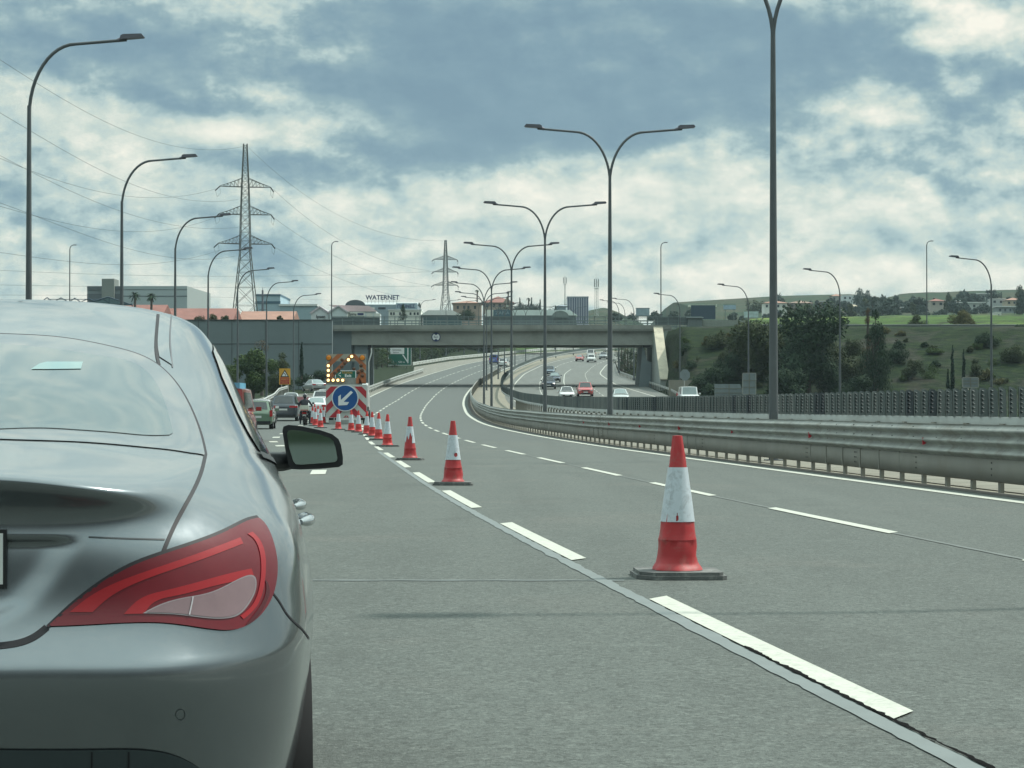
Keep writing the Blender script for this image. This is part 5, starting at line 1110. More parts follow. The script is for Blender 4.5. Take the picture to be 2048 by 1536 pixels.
def make_car(label, kind, pm_, loc, rz, group, glass=None, brake=False, lights=False, extras=None, cat='car', lower=None):
    k = KIND[kind]; L, Wd, H = k['L'], k['W'], k['H']; hw = Wd/2; glass = glass or glassm
    g = thing('parked_car' if False else {'suv': 'sport_utility_car', 'van': 'van', 'offroad': 'off_road_car'}.get(kind, 'passenger_car'), label, cat, loc, rz, group)
    st = [(-L/2, .40, .84*hw, k['rear_h']-.18), (-L/2+.03, .30, .93*hw, k['rear_h']-.06), (-L/2+.12, .24, .97*hw, k['rear_h']), (-L/2+.5, .22, hw, k['sh']+.02), (-.6, .22, hw, k['sh']), (.6, .22, hw, k['sh']-.01), (L/2-.9, .22, .99*hw, k['hood']), (L/2-.35, .22, .95*hw, k['hood']-.08), (L/2-.1, .25, .86*hw, k['hood']-.2), (L/2, .3, .72*hw, k['hood']-.32)]
    b = MB(); rows = []
    for y, zb, w_, zh in st:
        sec = [(0, zb), (.8*w_, zb), (.96*w_, zb+.08), (w_, zb+.25), (w_, (zb+zh)/2+.1), (.975*w_, zh-.16), (.94*w_, zh-.05), (.86*w_, zh), (.5*w_, zh+.025), (0, zh+.035)]
        rows.append([(x, y, z) for x, z in sec]+[(-x, y, z) for x, z in sec[-2:0:-1]]+[(0, y, zb)])
    b.grid(rows); b.add(rows[0][:-1], [tuple(range(len(rows[0])-1))]); b.add(rows[-1][:-1], [tuple(range(len(rows[0])-1))]); body = b.build('body', pm_, g)
    zb0, zt0 = k['sh']-.02, H-.06; wb, wt = k['wb'], k['wt']; (yr0, yr1), (yf0, yf1) = k['rb'], k['fb']
    c = {'rb': (wb*.93, yr0, max(zb0, k['rear_h']-.01)), 'rt': (wt*.97, yr1, zt0), 'fb': (wb*.95, yf0, zb0-.03), 'ft': (wt*.97, yf1, zt0)}
    def bil(p00, p10, p01, p11, u, v, bulge=0.0, nrm=(0, 0, 0)):
        q = [(p00[i]*(1-u)+p10[i]*u)*(1-v)+(p01[i]*(1-u)+p11[i]*u)*v for i in range(3)]
        e = 16*u*(1-u)*v*(1-v)*0+(1-(2*u-1)**2)*bulge; return tuple(q[i]+nrm[i]*e for i in range(3))
    def mir(p): return (-p[0], p[1], p[2])
    def panel(a, bb, cc_, d, nrm, bulge, u0=0, u1=1, v0=0, v1=1, off=0, n=7):
        rows = []
        for j in range(n):
            v = v0+(v1-v0)*j/(n-1); row = []
            for i in range(n):
                u = u0+(u1-u0)*i/(n-1); q = bil(a, bb, cc_, d, u, v, bulge, nrm); row.append(tuple(q[t_]+nrm[t_]*off for t_ in range(3)))
            rows.append(row)
        return rows
    RN = Vector((0, -(zt0-c['rb'][2]), -(yr1-yr0)*-1)).normalized(); RN = Vector((0, -(zt0-c['rb'][2]), (yr1-yr0))).normalized(); FN = Vector((0, (zt0-zb0), (yf0-yf1))).normalized()
    rear = (mir(c['rb']), c['rb'], mir(c['rt']), c['rt'], RN); fro = (c['fb'], mir(c['fb']), c['ft'], mir(c['ft']), FN)
    SN = Vector((zt0-zb0, 0, wb-wt)).normalized(); sideR = (c['rb'], c['fb'], c['rt'], c['ft'], SN)
    sideL = (mir(c['fb']), mir(c['rb']), mir(c['ft']), mir(c['rt']), Vector((-SN.x, 0, SN.z)))
    b = MB()
    for q, bu in ((rear, .05), (fro, .06)): b.grid(panel(*q, bu))
    for q in (sideR, sideL): b.grid(panel(*q, .015))
    rows = []
    for j in range(7):
        v = j/6; y = yr1+(yf1-yr1)*v; zc = .06*(1-(2*v-1)**4); rows.append([(wt*.97*math.sin(a), y, zt0+.055*math.cos(a)*1.0+zc*math.cos(a)*.5-0.0) for a in np.linspace(-math.pi/2, math.pi/2, 9)])
    b.grid(rows); b.build('roof', pm_, g, True)
    for nm_, q, bu, uv in (('rear_window', rear, .05, (.09, .91, .14, .90)), ('windscreen', fro, .06, (.07, .93, .06, .93)), ('side_window', sideR, .015, (.12, .86, .12, .86)), ('side_window', sideL, .015, (.14, .88, .12, .86))):
        if kind == 'van' and nm_ == 'rear_window': uv = (.12, .88, .3, .85)
        b = MB(); b.grid(panel(*q, bu, *uv, off=.012)); b.build(nm_, glass, g, False)
    for x in (-hw+.11, hw-.11):
        for y in (-L/2+.78, L/2-.85): wheel(g, x, y, .32 if H < 1.6 else .36)
    rh = k['rear_h']
    for s_ in (-1, 1):
        b = MB(); zz = rh-.17 if kind != 'van' else rh-.2
        if kind in ('hatch',): b.box(s_*hw*.93-.1, s_*hw*.93+.04, -L/2-.012, -L/2+.22, zz-.12, zz+.2)
        elif kind in ('suv',): b.box(min(s_*hw*.42, s_*hw*.98), max(s_*hw*.42, s_*hw*.98), -L/2-.012, -L/2+.16, zz-.02, zz+.11)
        elif kind in ('van', 'offroad'): b.box(s_*hw*.92-.07, s_*hw*.92+.07, -L/2-.015, -L/2+.1, zz-.2, zz+.35)
        else: b.box(min(s_*hw*.55, s_*hw*.97), max(s_*hw*.55, s_*hw*.97), -L/2-.012, -L/2+.16, zz-.06, zz+.09)
        b.build('tail_lamp', braker if brake else tailr, g)
        b = MB(); b.box(min(s_*hw*.52, s_*hw*.86), max(s_*hw*.52, s_*hw*.86), L/2-.3, L/2-.02, k['hood']-.37, k['hood']-.22); b.build('headlight', headon if lights else headl, g)
        b = MB(); b.obox((s_*(hw+.07), yf0-.35, k['sh']+.07), .10, .05, .07); b.box(min(s_*hw*.95, s_*(hw+.02)), max(s_*hw*.95, s_*(hw+.02)), yf0-.37, yf0-.33, k['sh']+.0, k['sh']+.04); b.build('wing_mirror', darkm if kind in ('suv',) else pm_, g)
    b = MB(); b.box(-.26, .26, -L/2-.02, -L/2+.03, rh-.36 if kind != 'sedan' else rh-.30, rh-.25 if kind != 'sedan' else rh-.19); b.build('number_plate', platem, g)
    b = MB(); b.box(-.86*hw, .86*hw, -L/2-.018, -L/2+.1, .26, .42); b.build('rear_valance', lower or darkm, g)
    b = MB(); b.box(-.5*hw, .5*hw, L/2-.1, L/2+.02, k['hood']-.42, k['hood']-.27); b.box(-.6*hw, .6*hw, L/2-.12, L/2+.015, .28, .42); b.build('grille', darkm, g)
    b = MB(); b.box(-.26, .26, L/2, L/2+.035, .43, .54); b.build('front_plate', platem, g)
    if extras: extras(g, k)
    return g
def road_at(px, py, z_extra=0): x, d = gnd(px, py); return (x, d, zr(d)+z_extra)
def hdg(off_, d): return -math.atan2(L0(d+4)-L0(d-4), 8)
Q = 'vehicles queuing for the exit'; OP = 'oncoming traffic on the opposite carriageway'
def qz(d): return zr(d)
def bars(g, k):
    b = MB()
    for s_ in (-1, 1): b.tube([(s_*.62, -1.3, k['H']-.02), (s_*.62, -1.1, k['H']+.04), (s_*.62, .5, k['H']+.04), (s_*.62, .7, k['H']-.02)], .018, 6)
    b.tube([(0, -1.5, k['H']), (0, -1.62, k['H']+.22)], .01, 4); b.build('roof_rails', darkm, g)
def putq(label, kind, pnt, cxp, D, rz, **kw):
    x = (cxp-1024)/F*D; return make_car(label, kind, pnt, (x, D+KIND[kind]['L']/2, qz(D)+kw.pop('dz', 0)), rz, Q, **kw)
putq('dark grey sport utility car in the exit queue, directly left of the motorcycle', 'suv', paint('slate', (.03, .042, .055), .3), 565, 141, .02, extras=bars)
putq('small pale green hatchback just right of the silver car window', 'hatch', paint('green', (.12, .19, .13)), 508, 112, .06)
putq('white hatchback in front of the small green hatchback', 'hatch', paint('white', (.62, .65, .64)), 516, 133, .05)
putq('car with red lit rear lamps between the grey car and the motorcyclist', 'hatch', paint('dark_red', (.14, .03, .035)), 601, 160, .0, brake=True, glass=mat('glass_red', (.12, .03, .035), .1))
putq('white saloon behind the cone cluster, right of the motorcyclist', 'sedan', paint('white', (.62, .65, .64)), 631, 158, -.02, glass=glassb)
putq('white sport utility car beyond the white saloon', 'suv', paint('white', (.62, .65, .64)), 643, 192, -.02)
putq('white car partly hidden by the arrow board, beyond the white sport utility car', 'hatch', paint('white', (.62, .65, .64)), 647, 222, .1)
putq('pale car seen over the roof of the dark grey sport utility car', 'sedan', paint('pale', (.42, .46, .45)), 577, 196, .1)
x = (621-1024)/F*258; make_car('silver saloon climbing the exit ramp turned to the left below the chevron board', 'sedan', paint('silver', (.33, .36, .37), .5), (x, 262, zr(258)+.55), .42, Q, glass=glassb)
def tarp(g, k):
    b = MB(); b.box(-.6, .6, -1.5, .6, k['H']-.02, k['H']+.18); b.build('roof_load', mat('blue_tarp', (.10, .33, .48), .6, 0, .2, 3), g)
    b = MB(); b.box(-.5, .5, -KIND['van']['L']/2-.03, -KIND['van']['L']/2, .45, .9); b.build('rear_panel', mat('beige_panel', (.45, .33, .22), .6), g)
putq('red van with a light blue load on its roof, mostly hidden behind the silver car', 'van', paint('red_van', (.30, .03, .03)), 438, 78, .02, extras=tarp, cat='van')
# our carriageway, uphill
x = (1008-1024)/F*432; make_car('white sport utility car driving away uphill, seen between the median lamps', 'suv', paint('white', (.62, .65, .64)), (x, 434, zr(434)), -.15, 'cars driving away beyond the bridge')
x = (989-1024)/F*455; make_car('small blue van driving away uphill left of the white one', 'van', paint('blue', (.08, .12, .36)), (x, 457, zr(457)), -.1, 'cars driving away beyond the bridge', cat='van')
# opposite carriageway
def opp(label, kind, pnt, cxp, py, rz=math.pi, D=None, **kw):
    if D is None: xx, D = gnd(cxp, py)
    x = (cxp-1024)/F*D; a = math.pi-math.atan2(L0(D+4)-L0(D-4), 8)+rz-math.pi; make_car(label, kind, pnt, (x, D+2.2, zr(D+2.2)), a, OP, **kw)
opp('dark oncoming car with bright headlights, foremost of the three by the lamp post', 'suv', paint('navy', (.025, .04, .07), .3), 1098, 779, lights=True)
opp('dark saloon behind the one with bright headlights, slightly to the right', 'sedan', paint('navy', (.025, .04, .07), .3), 1110, 765, glass=glassb)
opp('grey blue car farther back in the line of three by the lamp post', 'suv', paint('greyblue', (.08, .12, .16), .3), 1100, 752)
opp('white saloon approaching behind the green paddles', 'sedan', paint('white', (.62, .65, .64)), 1134, 800, glass=glassm)
opp('red sport utility car approaching beside the white saloon', 'suv', paint('red_dark', (.42, .06, .06)), 1171, 794)
opp('pale car whose roof shows over the paddles right of the nearest lamp post base', 'sedan', paint('pale', (.42, .46, .45)), 1242, 806, glass=glassb)
opp('small red car approaching far up the opposite carriageway', 'hatch', paint('red_dark', (.42, .06, .06)), 1160, 723, glass=glassb)
opp('white pick up style car beside the far red one', 'suv', paint('white', (.62, .65, .64)), 1184, 725)
opp('white van right behind the far white car', 'van', paint('white', (.62, .65, .64)), 1183, 716, cat='van')
opp('silver white car on the far right lane of the opposite carriageway', 'suv', paint('silver', (.33, .36, .37), .5), 1208, 719)
opp('white van farthest up the opposite carriageway below the girder', 'van', paint('white', (.62, .65, .64)), 1216, 701, D=590, cat='van')
opp('white off-roader approaching at the foot of the bare slope, its roof above the paddles', 'offroad', paint('white', (.62, .65, .64)), 1381, 802, D=205, glass=glassb)

# ------------------------------------------------------------------ motorcycle and rider
MY = 126.0; mx = (609-1024)/F*MY; mz = zr(MY)
g = thing('motorcycle', 'dark motorcycle with a white top box threading between the queue and the cones', 'motorcycle', (mx, MY, mz), .04)
b = MB(); b.lathe([(.2, -.08), (.30, -.085), (.335, -.04), (.335, .04), (.30, .085), (.2, .08), (.2, -.08)], 24); wm_ = b.mesh('tyre', rubber)
for y, n_ in ((0.05, 'rear_wheel'), (1.45, 'front_wheel')):
    o = bpy.data.objects.new(n_, wm_); C.objects.link(o); o.parent = g; o.rotation_euler = (0, math.pi/2, 0); o.location = (0, y, .335)
b = MB(); b.tube([(0, .0, .75), (0, .4, .8), (0, .9, .95), (0, 1.15, 1.0)], [.12, .17, .2, .12], 10); b.tube([(0, .5, .45), (0, .9, .45)], .22, 10); b.tube([(-.1, .05, .335), (-.1, .6, .45)], .04, 6); b.tube([(0, 1.45, .335), (0, 1.15, 1.05)], .05, 6); b.box(-.11, .11, -.12, .35, .55, .72); b.build('frame', darkm, g)
b = MB(); b.tube([(.16, -.12, .42), (.16, .5, .36)], .05, 8); b.build('exhaust', galv, g)
b = MB(); b.box(-.13, .13, -.17, -.12, .66, .76); b.build('tail_lamp', tailr, g)
b = MB(); b.box(-.09, .09, -.19, -.17, .48, .62); b.build('number_plate', platem, g)
b = MB(); b.prism([(-.24, .84), (-.26, .92), (-.25, 1.12), (-.20, 1.16), (.20, 1.16), (.25, 1.12), (.26, .92), (.24, .84)], -.36, -.0, 'y'); b.build('top_box', mat('box_white', (.5, .52, .45), .4), g)
b = MB(); b.box(-.22, .22, -.375, -.36, .86, .9); b.build('box_reflector', tailr, g)
b = MB(); b.tube([(-.40, 1.0, 1.12), (-.2, 1.08, 1.08), (.2, 1.08, 1.08), (.40, 1.0, 1.12)], .02, 6); b.build('handlebar', darkm, g)
for s_ in (-1, 1): b = MB(); b.obox((s_*.45, 1.05, 1.27), .07, .02, .05); b.tube([(s_*.34, 1.03, 1.1), (s_*.43, 1.05, 1.25)], .01, 5); b.build('mirror', darkm, g)
b = MB(); b.prism([(-.24, .5), (-.27, .72), (-.3, .5)], .0, .4, 'y')
# rider: one skinned surface
def skin_body(name, nodes, edges, mt, par=None, loc=None, sub=2):
    me = bpy.data.meshes.new(name); me.from_pydata([n_[0] for n_ in nodes], edges, []); o = bpy.data.objects.new(name, me); C.objects.link(o)
    sk_ = o.modifiers.new('s', 'SKIN'); sk_.use_smooth_shade = True; ss = o.modifiers.new('u', 'SUBSURF'); ss.levels = ss.render_levels = sub
    for i, n_ in enumerate(nodes): me.skin_vertices[0].data[i].radius = n_[1] if isinstance(n_[1], tuple) else (n_[1], n_[1])
    me.skin_vertices[0].data[0].use_root = True
    bpy.context.view_layer.update(); m2 = bpy.data.meshes.new_from_object(o.evaluated_get(bpy.context.evaluated_depsgraph_get())); bpy.data.objects.remove(o)
    m2.materials.clear(); m2.materials.append(mt); m2.name = name; o = bpy.data.objects.new(name, m2); C.objects.link(o); o.parent = par; return o
rd = thing('person', 'motorcyclist in a black jacket and helmet seen from behind, riding past the cones', 'person', (mx, MY, mz), .04)
ND = [((0, .38, .86), (.16, .14)), ((0, .42, 1.05), (.17, .12)), ((0, .50, 1.30), (.20, .13)), ((0, .55, 1.46), (.13, .09)), ((0, .58, 1.54), .06), ((0, .60, 1.66), .10),
      ((-.20, .53, 1.42), .075), ((-.36, .62, 1.20), .06), ((-.38, .90, 1.13), .042), ((-.38, .99, 1.13), .04), ((.20, .53, 1.42), .075), ((.36, .62, 1.20), .06), ((.38, .90, 1.13), .042), ((.38, .99, 1.13), .04),
      ((-.14, .42, .84), .11), ((-.26, .78, .74), .085), ((-.27, .66, .36), .06), ((-.27, .62, .14), .05), ((-.28, .78, .10), .045), ((.14, .42, .84), .11), ((.26, .78, .74), .085), ((.27, .66, .36), .06), ((.27, .62, .14), .05), ((.28, .78, .10), .045)]
ED = [(0, 1), (1, 2), (2, 3), (3, 4), (4, 5), (2, 6), (6, 7), (7, 8), (8, 9), (2, 10), (10, 11), (11, 12), (12, 13), (0, 14), (14, 15), (15, 16), (16, 17), (17, 18), (0, 19), (19, 20), (20, 21), (21, 22), (22, 23)]
skin_body('body', ND, ED, mat('rider_black', (.012, .016, .024), .7, 0, .2, 3), rd)
b = MB(); rows = []
for i in range(9):
    ph = math.pi*i/8; rows.append([(.135*math.sin(ph)*math.cos(t_), .60+.16*math.sin(ph)*math.sin(t_), 1.70+.15*math.cos(ph)) for t_ in np.linspace(0, 2*math.pi, 17)])
b.grid(rows); b.build('helmet', mat('helmet', (.02, .02, .025), .2, 0, .1, coat=.6), rd)
b = MB(); b.tube([(.09, .50, 1.78), (.115, .50, 1.66), (.09, .5, 1.6)], .02, 6); b.build('helmet_stripe', white, rd)
for s_ in (-1, 1):                             # gloved hands: palm, four fingers curled over the grip, thumb under it
    b = MB(); hx = s_*.385; b.obox((hx, 1.0, 1.135), .045, .04, .02)
    for f in range(4):
        x = hx-.036+.024*f; l = (.030, .036, .034, .026)[f]; b.tube([(x, 1.03, 1.145), (x, 1.045+l*.3, 1.12), (x, 1.03, 1.09-l*.3), (x, 1.0, 1.085)], .011, 6)
    b.tube([(hx-s_*.045, .99, 1.13), (hx-s_*.06, 1.02, 1.11), (hx-s_*.05, 1.04, 1.09)], .012, 6); b.build('glove', darkm, rd)
# ------------------------------------------------------------------ the silver saloon right in front
CA = math.radians(6.5); CO = Vector((-1.237, 4.2, 0)); cr = Vector((math.cos(CA), math.sin(CA), 0)); cf_ = Vector((-math.sin(CA), math.cos(CA), 0))
car = thing('silver_saloon', 'large silver grey saloon at the left edge, its right tail lamp facing us', 'car', CO, CA)
def ray_car(px, py):                          # viewing ray through a picture point, in the car's own frame
    d = Vector(((px-1024)/F, 1, -(py-HY)/F)); o = Vector((0, 0, HC))-CO
    return Vector((o.dot(cr), o.dot(cf_), o.z)), Vector((d.dot(cr), d.dot(cf_), d.z)).normalized()
ROWS = [  # bottom to top; each row runs centre rear -> corner -> side -> nose centre : (u, v, w)
 [(0, .22, .22), (.35, .22, .22), (.60, .26, .22), (.73, .42, .22), (.79, .62, .22), (.82, 1.0, .20), (.82, 1.6, .20), (.82, 2.4, .20), (.82, 3.3, .20), (.78, 4.0, .20), (.55, 4.45, .22), (0, 4.55, .22)],
 [(0, .075, .46), (.35, .085, .46), (.60, .14, .46), (.765, .34, .46), (.825, .58, .46), (.862, 1.0, .46), (.855, 1.6, .45), (.855, 2.4, .45), (.862, 3.3, .46), (.83, 4.0, .45), (.58, 4.52, .45), (0, 4.63, .45)],
 [(0, .022, .60), (.35, .033, .60), (.60, .085, .60), (.785, .30, .60), (.843, .56, .60), (.870, 1.0, .60), (.862, 1.6, .60), (.862, 2.4, .60), (.870, 3.3, .60), (.84, 4.0, .58), (.60, 4.50, .56), (0, 4.63, .56)],
 [(0, .000, .722), (.35, .010, .722), (.60, .060, .720), (.792, .275, .718), (.852, .54, .716), (.875, 1.0, .70), (.866, 1.6, .70), (.866, 2.4, .70), (.872, 3.3, .70), (.84, 4.0, .67), (.60, 4.47, .64), (0, 4.60, .64)],
 [(0, .012, .745), (.35, .022, .745), (.60, .074, .742), (.795, .285, .74), (.856, .55, .74), (.876, 1.0, .74), (.868, 1.6, .74), (.868, 2.4, .74), (.872, 3.3, .74), (.84, 4.0, .71), (.60, 4.45, .68), (0, 4.58, .68)],
 [(0, .055, .83), (.35, .065, .83), (.60, .118, .83), (.790, .315, .83), (.852, .58, .83), (.872, 1.0, .83), (.858, 1.6, .83), (.855, 2.4, .83), (.862, 3.3, .82), (.82, 4.0, .76), (.58, 4.40, .72), (0, 4.54, .72)],
 [(0, .078, .96), (.33, .086, .96), (.56, .140, .955), (.765, .355, .95), (.826, .64, .95), (.846, 1.05, .95), (.838, 1.6, .94), (.838, 2.4, .93), (.845, 3.3, .91), (.79, 4.0, .82), (.54, 4.30, .77), (0, 4.46, .77)],
 [(0, .078, 1.035), (.31, .086, 1.03), (.52, .148, 1.02), (.705, .38, 1.02), (.778, .68, 1.025), (.815, 1.08, 1.02), (.822, 1.6, 1.00), (.822, 2.4, .985), (.82, 3.3, .96), (.74, 3.95, .86), (.50, 4.2, .81), (0, 4.36, .81)],
 [(0, .030, 1.092), (.30, .042, 1.085), (.50, .125, 1.060), (.640, .40, 1.066), (.725, .70, 1.085), (.775, 1.08, 1.075), (.800, 1.6, 1.045), (.808, 2.4, 1.02), (.79, 3.3, .99), (.66, 3.8, .90), (.42, 4.0, .86), (0, 4.15, .86)],
 [(0, .055, 1.106), (.30, .068, 1.099), (.495, .150, 1.075), (.622, .43, 1.085), (.705, .74, 1.108), (.755, 1.10, 1.098), (.788, 1.6, 1.065), (.800, 2.4, 1.04), (.76, 3.25, 1.01), (.60, 3.65, .95), (.38, 3.8, .92), (0, 3.95, .92)],
 [(0, .30, 1.145), (.30, .325, 1.137), (.495, .40, 1.118), (.612, .57, 1.118), (.690, .84, 1.136), (.738, 1.14, 1.125), (.772, 1.6, 1.092), (.790, 2.4, 1.06), (.74, 3.2, 1.03), (.57, 3.5, .99), (.36, 3.6, .98), (0, 3.72, .98)],
 [(0, .44, 1.172), (.29, .465, 1.163), (.485, .53, 1.145), (.600, .66, 1.142), (.672, .92, 1.160), (.720, 1.2, 1.155), (.752, 1.65, 1.130), (.770, 2.4, 1.10), (.72, 3.15, 1.07), (.54, 3.38, 1.05), (.34, 3.46, 1.05), (0, 3.55, 1.05)],
 [(0, .66, 1.255), (.27, .685, 1.245), (.455, .75, 1.225), (.560, .85, 1.218), (.628, 1.06, 1.235), (.675, 1.32, 1.240), (.703, 1.72, 1.225), (.715, 2.4, 1.20), (.66, 2.98, 1.18), (.49, 3.15, 1.18), (.31, 3.2, 1.19), (0, 3.26, 1.20)],
 [(0, .90, 1.340), (.25, .925, 1.330), (.420, .98, 1.308), (.515, 1.07, 1.297), (.578, 1.25, 1.315), (.625, 1.47, 1.330), (.650, 1.80, 1.335), (.655, 2.3, 1.32), (.60, 2.72, 1.31), (.45, 2.85, 1.33), (.28, 2.88, 1.34), (0, 2.92, 1.35)],
 [(0, 1.15, 1.416), (.23, 1.17, 1.406), (.385, 1.21, 1.385), (.470, 1.28, 1.376), (.528, 1.42, 1.394), (.570, 1.60, 1.412), (.596, 1.87, 1.423), (.600, 2.2, 1.420), (.54, 2.45, 1.415), (.41, 2.55, 1.43), (.25, 2.58, 1.44), (0, 2.60, 1.45)],
 [(0, 1.42, 1.475), (.20, 1.44, 1.468), (.335, 1.47, 1.450), (.405, 1.53, 1.446), (.455, 1.63, 1.462), (.492, 1.75, 1.478), (.518, 1.93, 1.487), (.520, 2.12, 1.486), (.46, 2.27, 1.482), (.35, 2.34, 1.487), (.22, 2.38, 1.495), (0, 2.40, 1.50)],
 [(0, 1.66, 1.512), (.13, 1.67, 1.509), (.22, 1.69, 1.502), (.265, 1.73, 1.502), (.30, 1.79, 1.510), (.325, 1.86, 1.519), (.34, 1.95, 1.523), (.34, 2.05, 1.522), (.30, 2.12, 1.519), (.23, 2.16, 1.520), (.14, 2.18, 1.522), (0, 2.20, 1.525)],
 [(0, 1.92, 1.536)]*12]
RW = np.array(ROWS, float)                    # rows x cols x 3
def spl(T, Y, tq, sym=False):
    """natural cubic spline through Y at knots T"""
    n = len(T)-1; h = np.diff(T); Amat = np.zeros((n+1, n+1)); rhs = np.zeros((n+1,)+Y.shape[1:])
    Amat[0, 0] = Amat[n, n] = 1
    for i in range(1, n):
        Amat[i, i-1] = h[i-1]; Amat[i, i] = 2*(h[i-1]+h[i]); Amat[i, i+1] = h[i]
        rhs[i] = 6*((Y[i+1]-Y[i])/h[i]-(Y[i]-Y[i-1])/h[i-1])
    Mx = np.linalg.solve(Amat, rhs.reshape(n+1, -1)).reshape(rhs.shape); out = []
    for t_ in tq:
        i = min(n-1, max(0, int(np.searchsorted(T, t_))-1)); a, b_ = T[i+1]-t_, t_-T[i]
        out.append(Mx[i]*a**3/(6*h[i])+Mx[i+1]*b_**3/(6*h[i])+(Y[i]/h[i]-Mx[i]*h[i]/6)*a+(Y[i+1]/h[i]-Mx[i+1]*h[i]/6)*b_)
    return np.array(out)
def samples(T, dens):
    r = []
    for i in range(len(T)-1): r += list(np.linspace(T[i], T[i+1], dens[i]+1)[:-1])
    return r+[T[-1]]
# columns: mirror about u = 0 so the centre is smooth
full = np.concatenate([RW[:, 4:0:-1]*np.array([-1, 1, 1]), RW, RW[:, -2:-6:-1]*np.array([-1, 1, 1])], 1)
seg = np.linalg.norm(np.diff(full[:-2], axis=1), axis=2).mean(0); T = np.concatenate([[0], np.cumsum(np.maximum(seg, .03))]); T = T-T[4]
dens = [30, 24, 24, 22, 24, 12, 10, 8, 6, 8, 8]
tq = samples(T[4:4+12], dens); G1 = spl(T, full.transpose(1, 0, 2), tq)     # cols x rows x 3
segr = np.linalg.norm(np.diff(RW[:, 2:8], axis=0), axis=2).mean(1); TR = np.concatenate([[0], np.cumsum(np.maximum(segr, .02))])
densr = [5, 12, 8, 7, 9, 12, 9, 7, 4, 8, 6, 8, 8, 7, 7, 6, 6]
rq = samples(TR, densr); G = spl(TR, G1.transpose(1, 0, 2), rq)              # rows x cols x 3
G[:, 0, 0] = 0; G[:, -1, 0] = 0
# number plate recess pressed into the boot lid
RECP = [ray_car(px, py) for px, py in ((178, 1074), (130, 1150), (75, 1215), (20, 1252), (-40, 1262))]
rec = [(o_.x+d_.x/d_.y*(.09-o_.y), o_.z+d_.z/d_.y*(.09-o_.y)) for o_, d_ in RECP]; rtop = rec[0][1]
def in_rec(u, w_):
    if w_ > rtop or w_ < rec[-1][1]: return 0
    lim = np.interp(w_, [r_[1] for r_ in rec][::-1], [r_[0] for r_ in rec][::-1])
    return min(1, max(0, (lim-u)/.08))*min(1, max(0, (rtop-w_)/.012))*min(1, max(0, (w_-rec[-1][1])/.06))
for i in range(G.shape[0]):
    for j in range(G.shape[1]):
        u, v, w_ = G[i, j]
        if v < .5 and .6 < w_ < 1.06:
            k = in_rec(abs(u), w_); G[i, j, 1] += .020*k*k*(3-2*k)
nr, nc = G.shape[:2]; vs = []; fs = []
for i in range(nr): vs += [tuple(p) for p in G[i]]
for i in range(nr-1):
    for j in range(nc-1): a = i*nc+j; fs.append((a, a+1, a+nc+1, a+nc))
off_ = len(vs); vs += [(-x, y, z) for x, y, z in vs]; fs += [tuple(q+off_ for q in f[::-1]) for f in fs]
bm = bmesh.new(); me = bpy.data.meshes.new('body'); me.from_pydata(vs, [], fs); bm.from_mesh(me)
bmesh.ops.remove_doubles(bm, verts=bm.verts, dist=2e-5)
bed = [e for e in bm.edges if e.is_boundary]; bmesh.ops.holes_fill(bm, edges=bed, sides=0); bmesh.ops.recalc_face_normals(bm, faces=bm.faces)
bm.to_mesh(me); me.polygons.foreach_set('use_smooth', [True]*len(me.polygons))
bvh = BVHTree.FromBMesh(bm); bm.free()
carpaint = bpy.data.materials.new('car_paint'); carpaint.use_nodes = True; t = NT(carpaint.node_tree); bs = t.n['Principled BSDF']
bs.inputs['Base Color'].default_value = (.27, .30, .305, 1); bs.inputs['Metallic'].default_value = .85; bs.inputs['Roughness'].default_value = .33; bs.inputs['Coat Weight'].default_value = 1; bs.inputs['Coat Roughness'].default_value = .10
oc = t.add('ShaderNodeTexCoord').outputs['Object']; dn = t.noise(oc, 7, 6, .7); t.l.new(t.ramp(dn.outputs[0], [(.3, (.170, .195, .208)), (.75, (.190, .214, .226))]), bs.inputs['Base Color'])
t.l.new(t.rng(t.noise(oc, 23, 5, .7).outputs[0], .35, .7, .22, .27), bs.inputs['Roughness'])
me.materials.append(carpaint); bodyo = bpy.data.objects.new('body', me); C.objects.link(bodyo); bodyo.parent = car
# wheel arches are cut out of the closed body
cb = MB()
for v in (.93, 3.63):
    for s_ in (-1, 1):
        n = 40; cb.add([(s_*x, v+.365*math.cos(2*math.pi*k/n), .315+.365*math.sin(2*math.pi*k/n)) for x in (.62, 1.1) for k in range(n)], [tuple(range(n)), tuple(range(2*n-1, n-1, -1))]+[(k, (k+1) % n, (k+1) % n+n, k+n) for k in range(n)])
cut = cb.build('cutter', darkm); cut.parent = None
mo = bodyo.modifiers.new('b', 'BOOLEAN'); mo.operation = 'DIFFERENCE'; mo.solver = 'EXACT'; mo.object = cut
CM_ = car.matrix_world.copy(); bpy.context.view_layer.update(); cut.matrix_world = car.matrix_world.copy(); bpy.context.view_layer.update()
m2 = bpy.data.meshes.new_from_object(bodyo.evaluated_get(bpy.context.evaluated_depsgraph_get())); bodyo.modifiers.clear()
if len(m2.polygons) > 1000: bodyo.data = m2; m2.name = 'body'
bpy.data.objects.remove(cut)
if len(bodyo.data.materials) < 1: bodyo.data.materials.append(carpaint)
for s_ in (-1, 1):
    for v in (.93, 3.63): wheel(car, s_*.755, v, .325, .225)
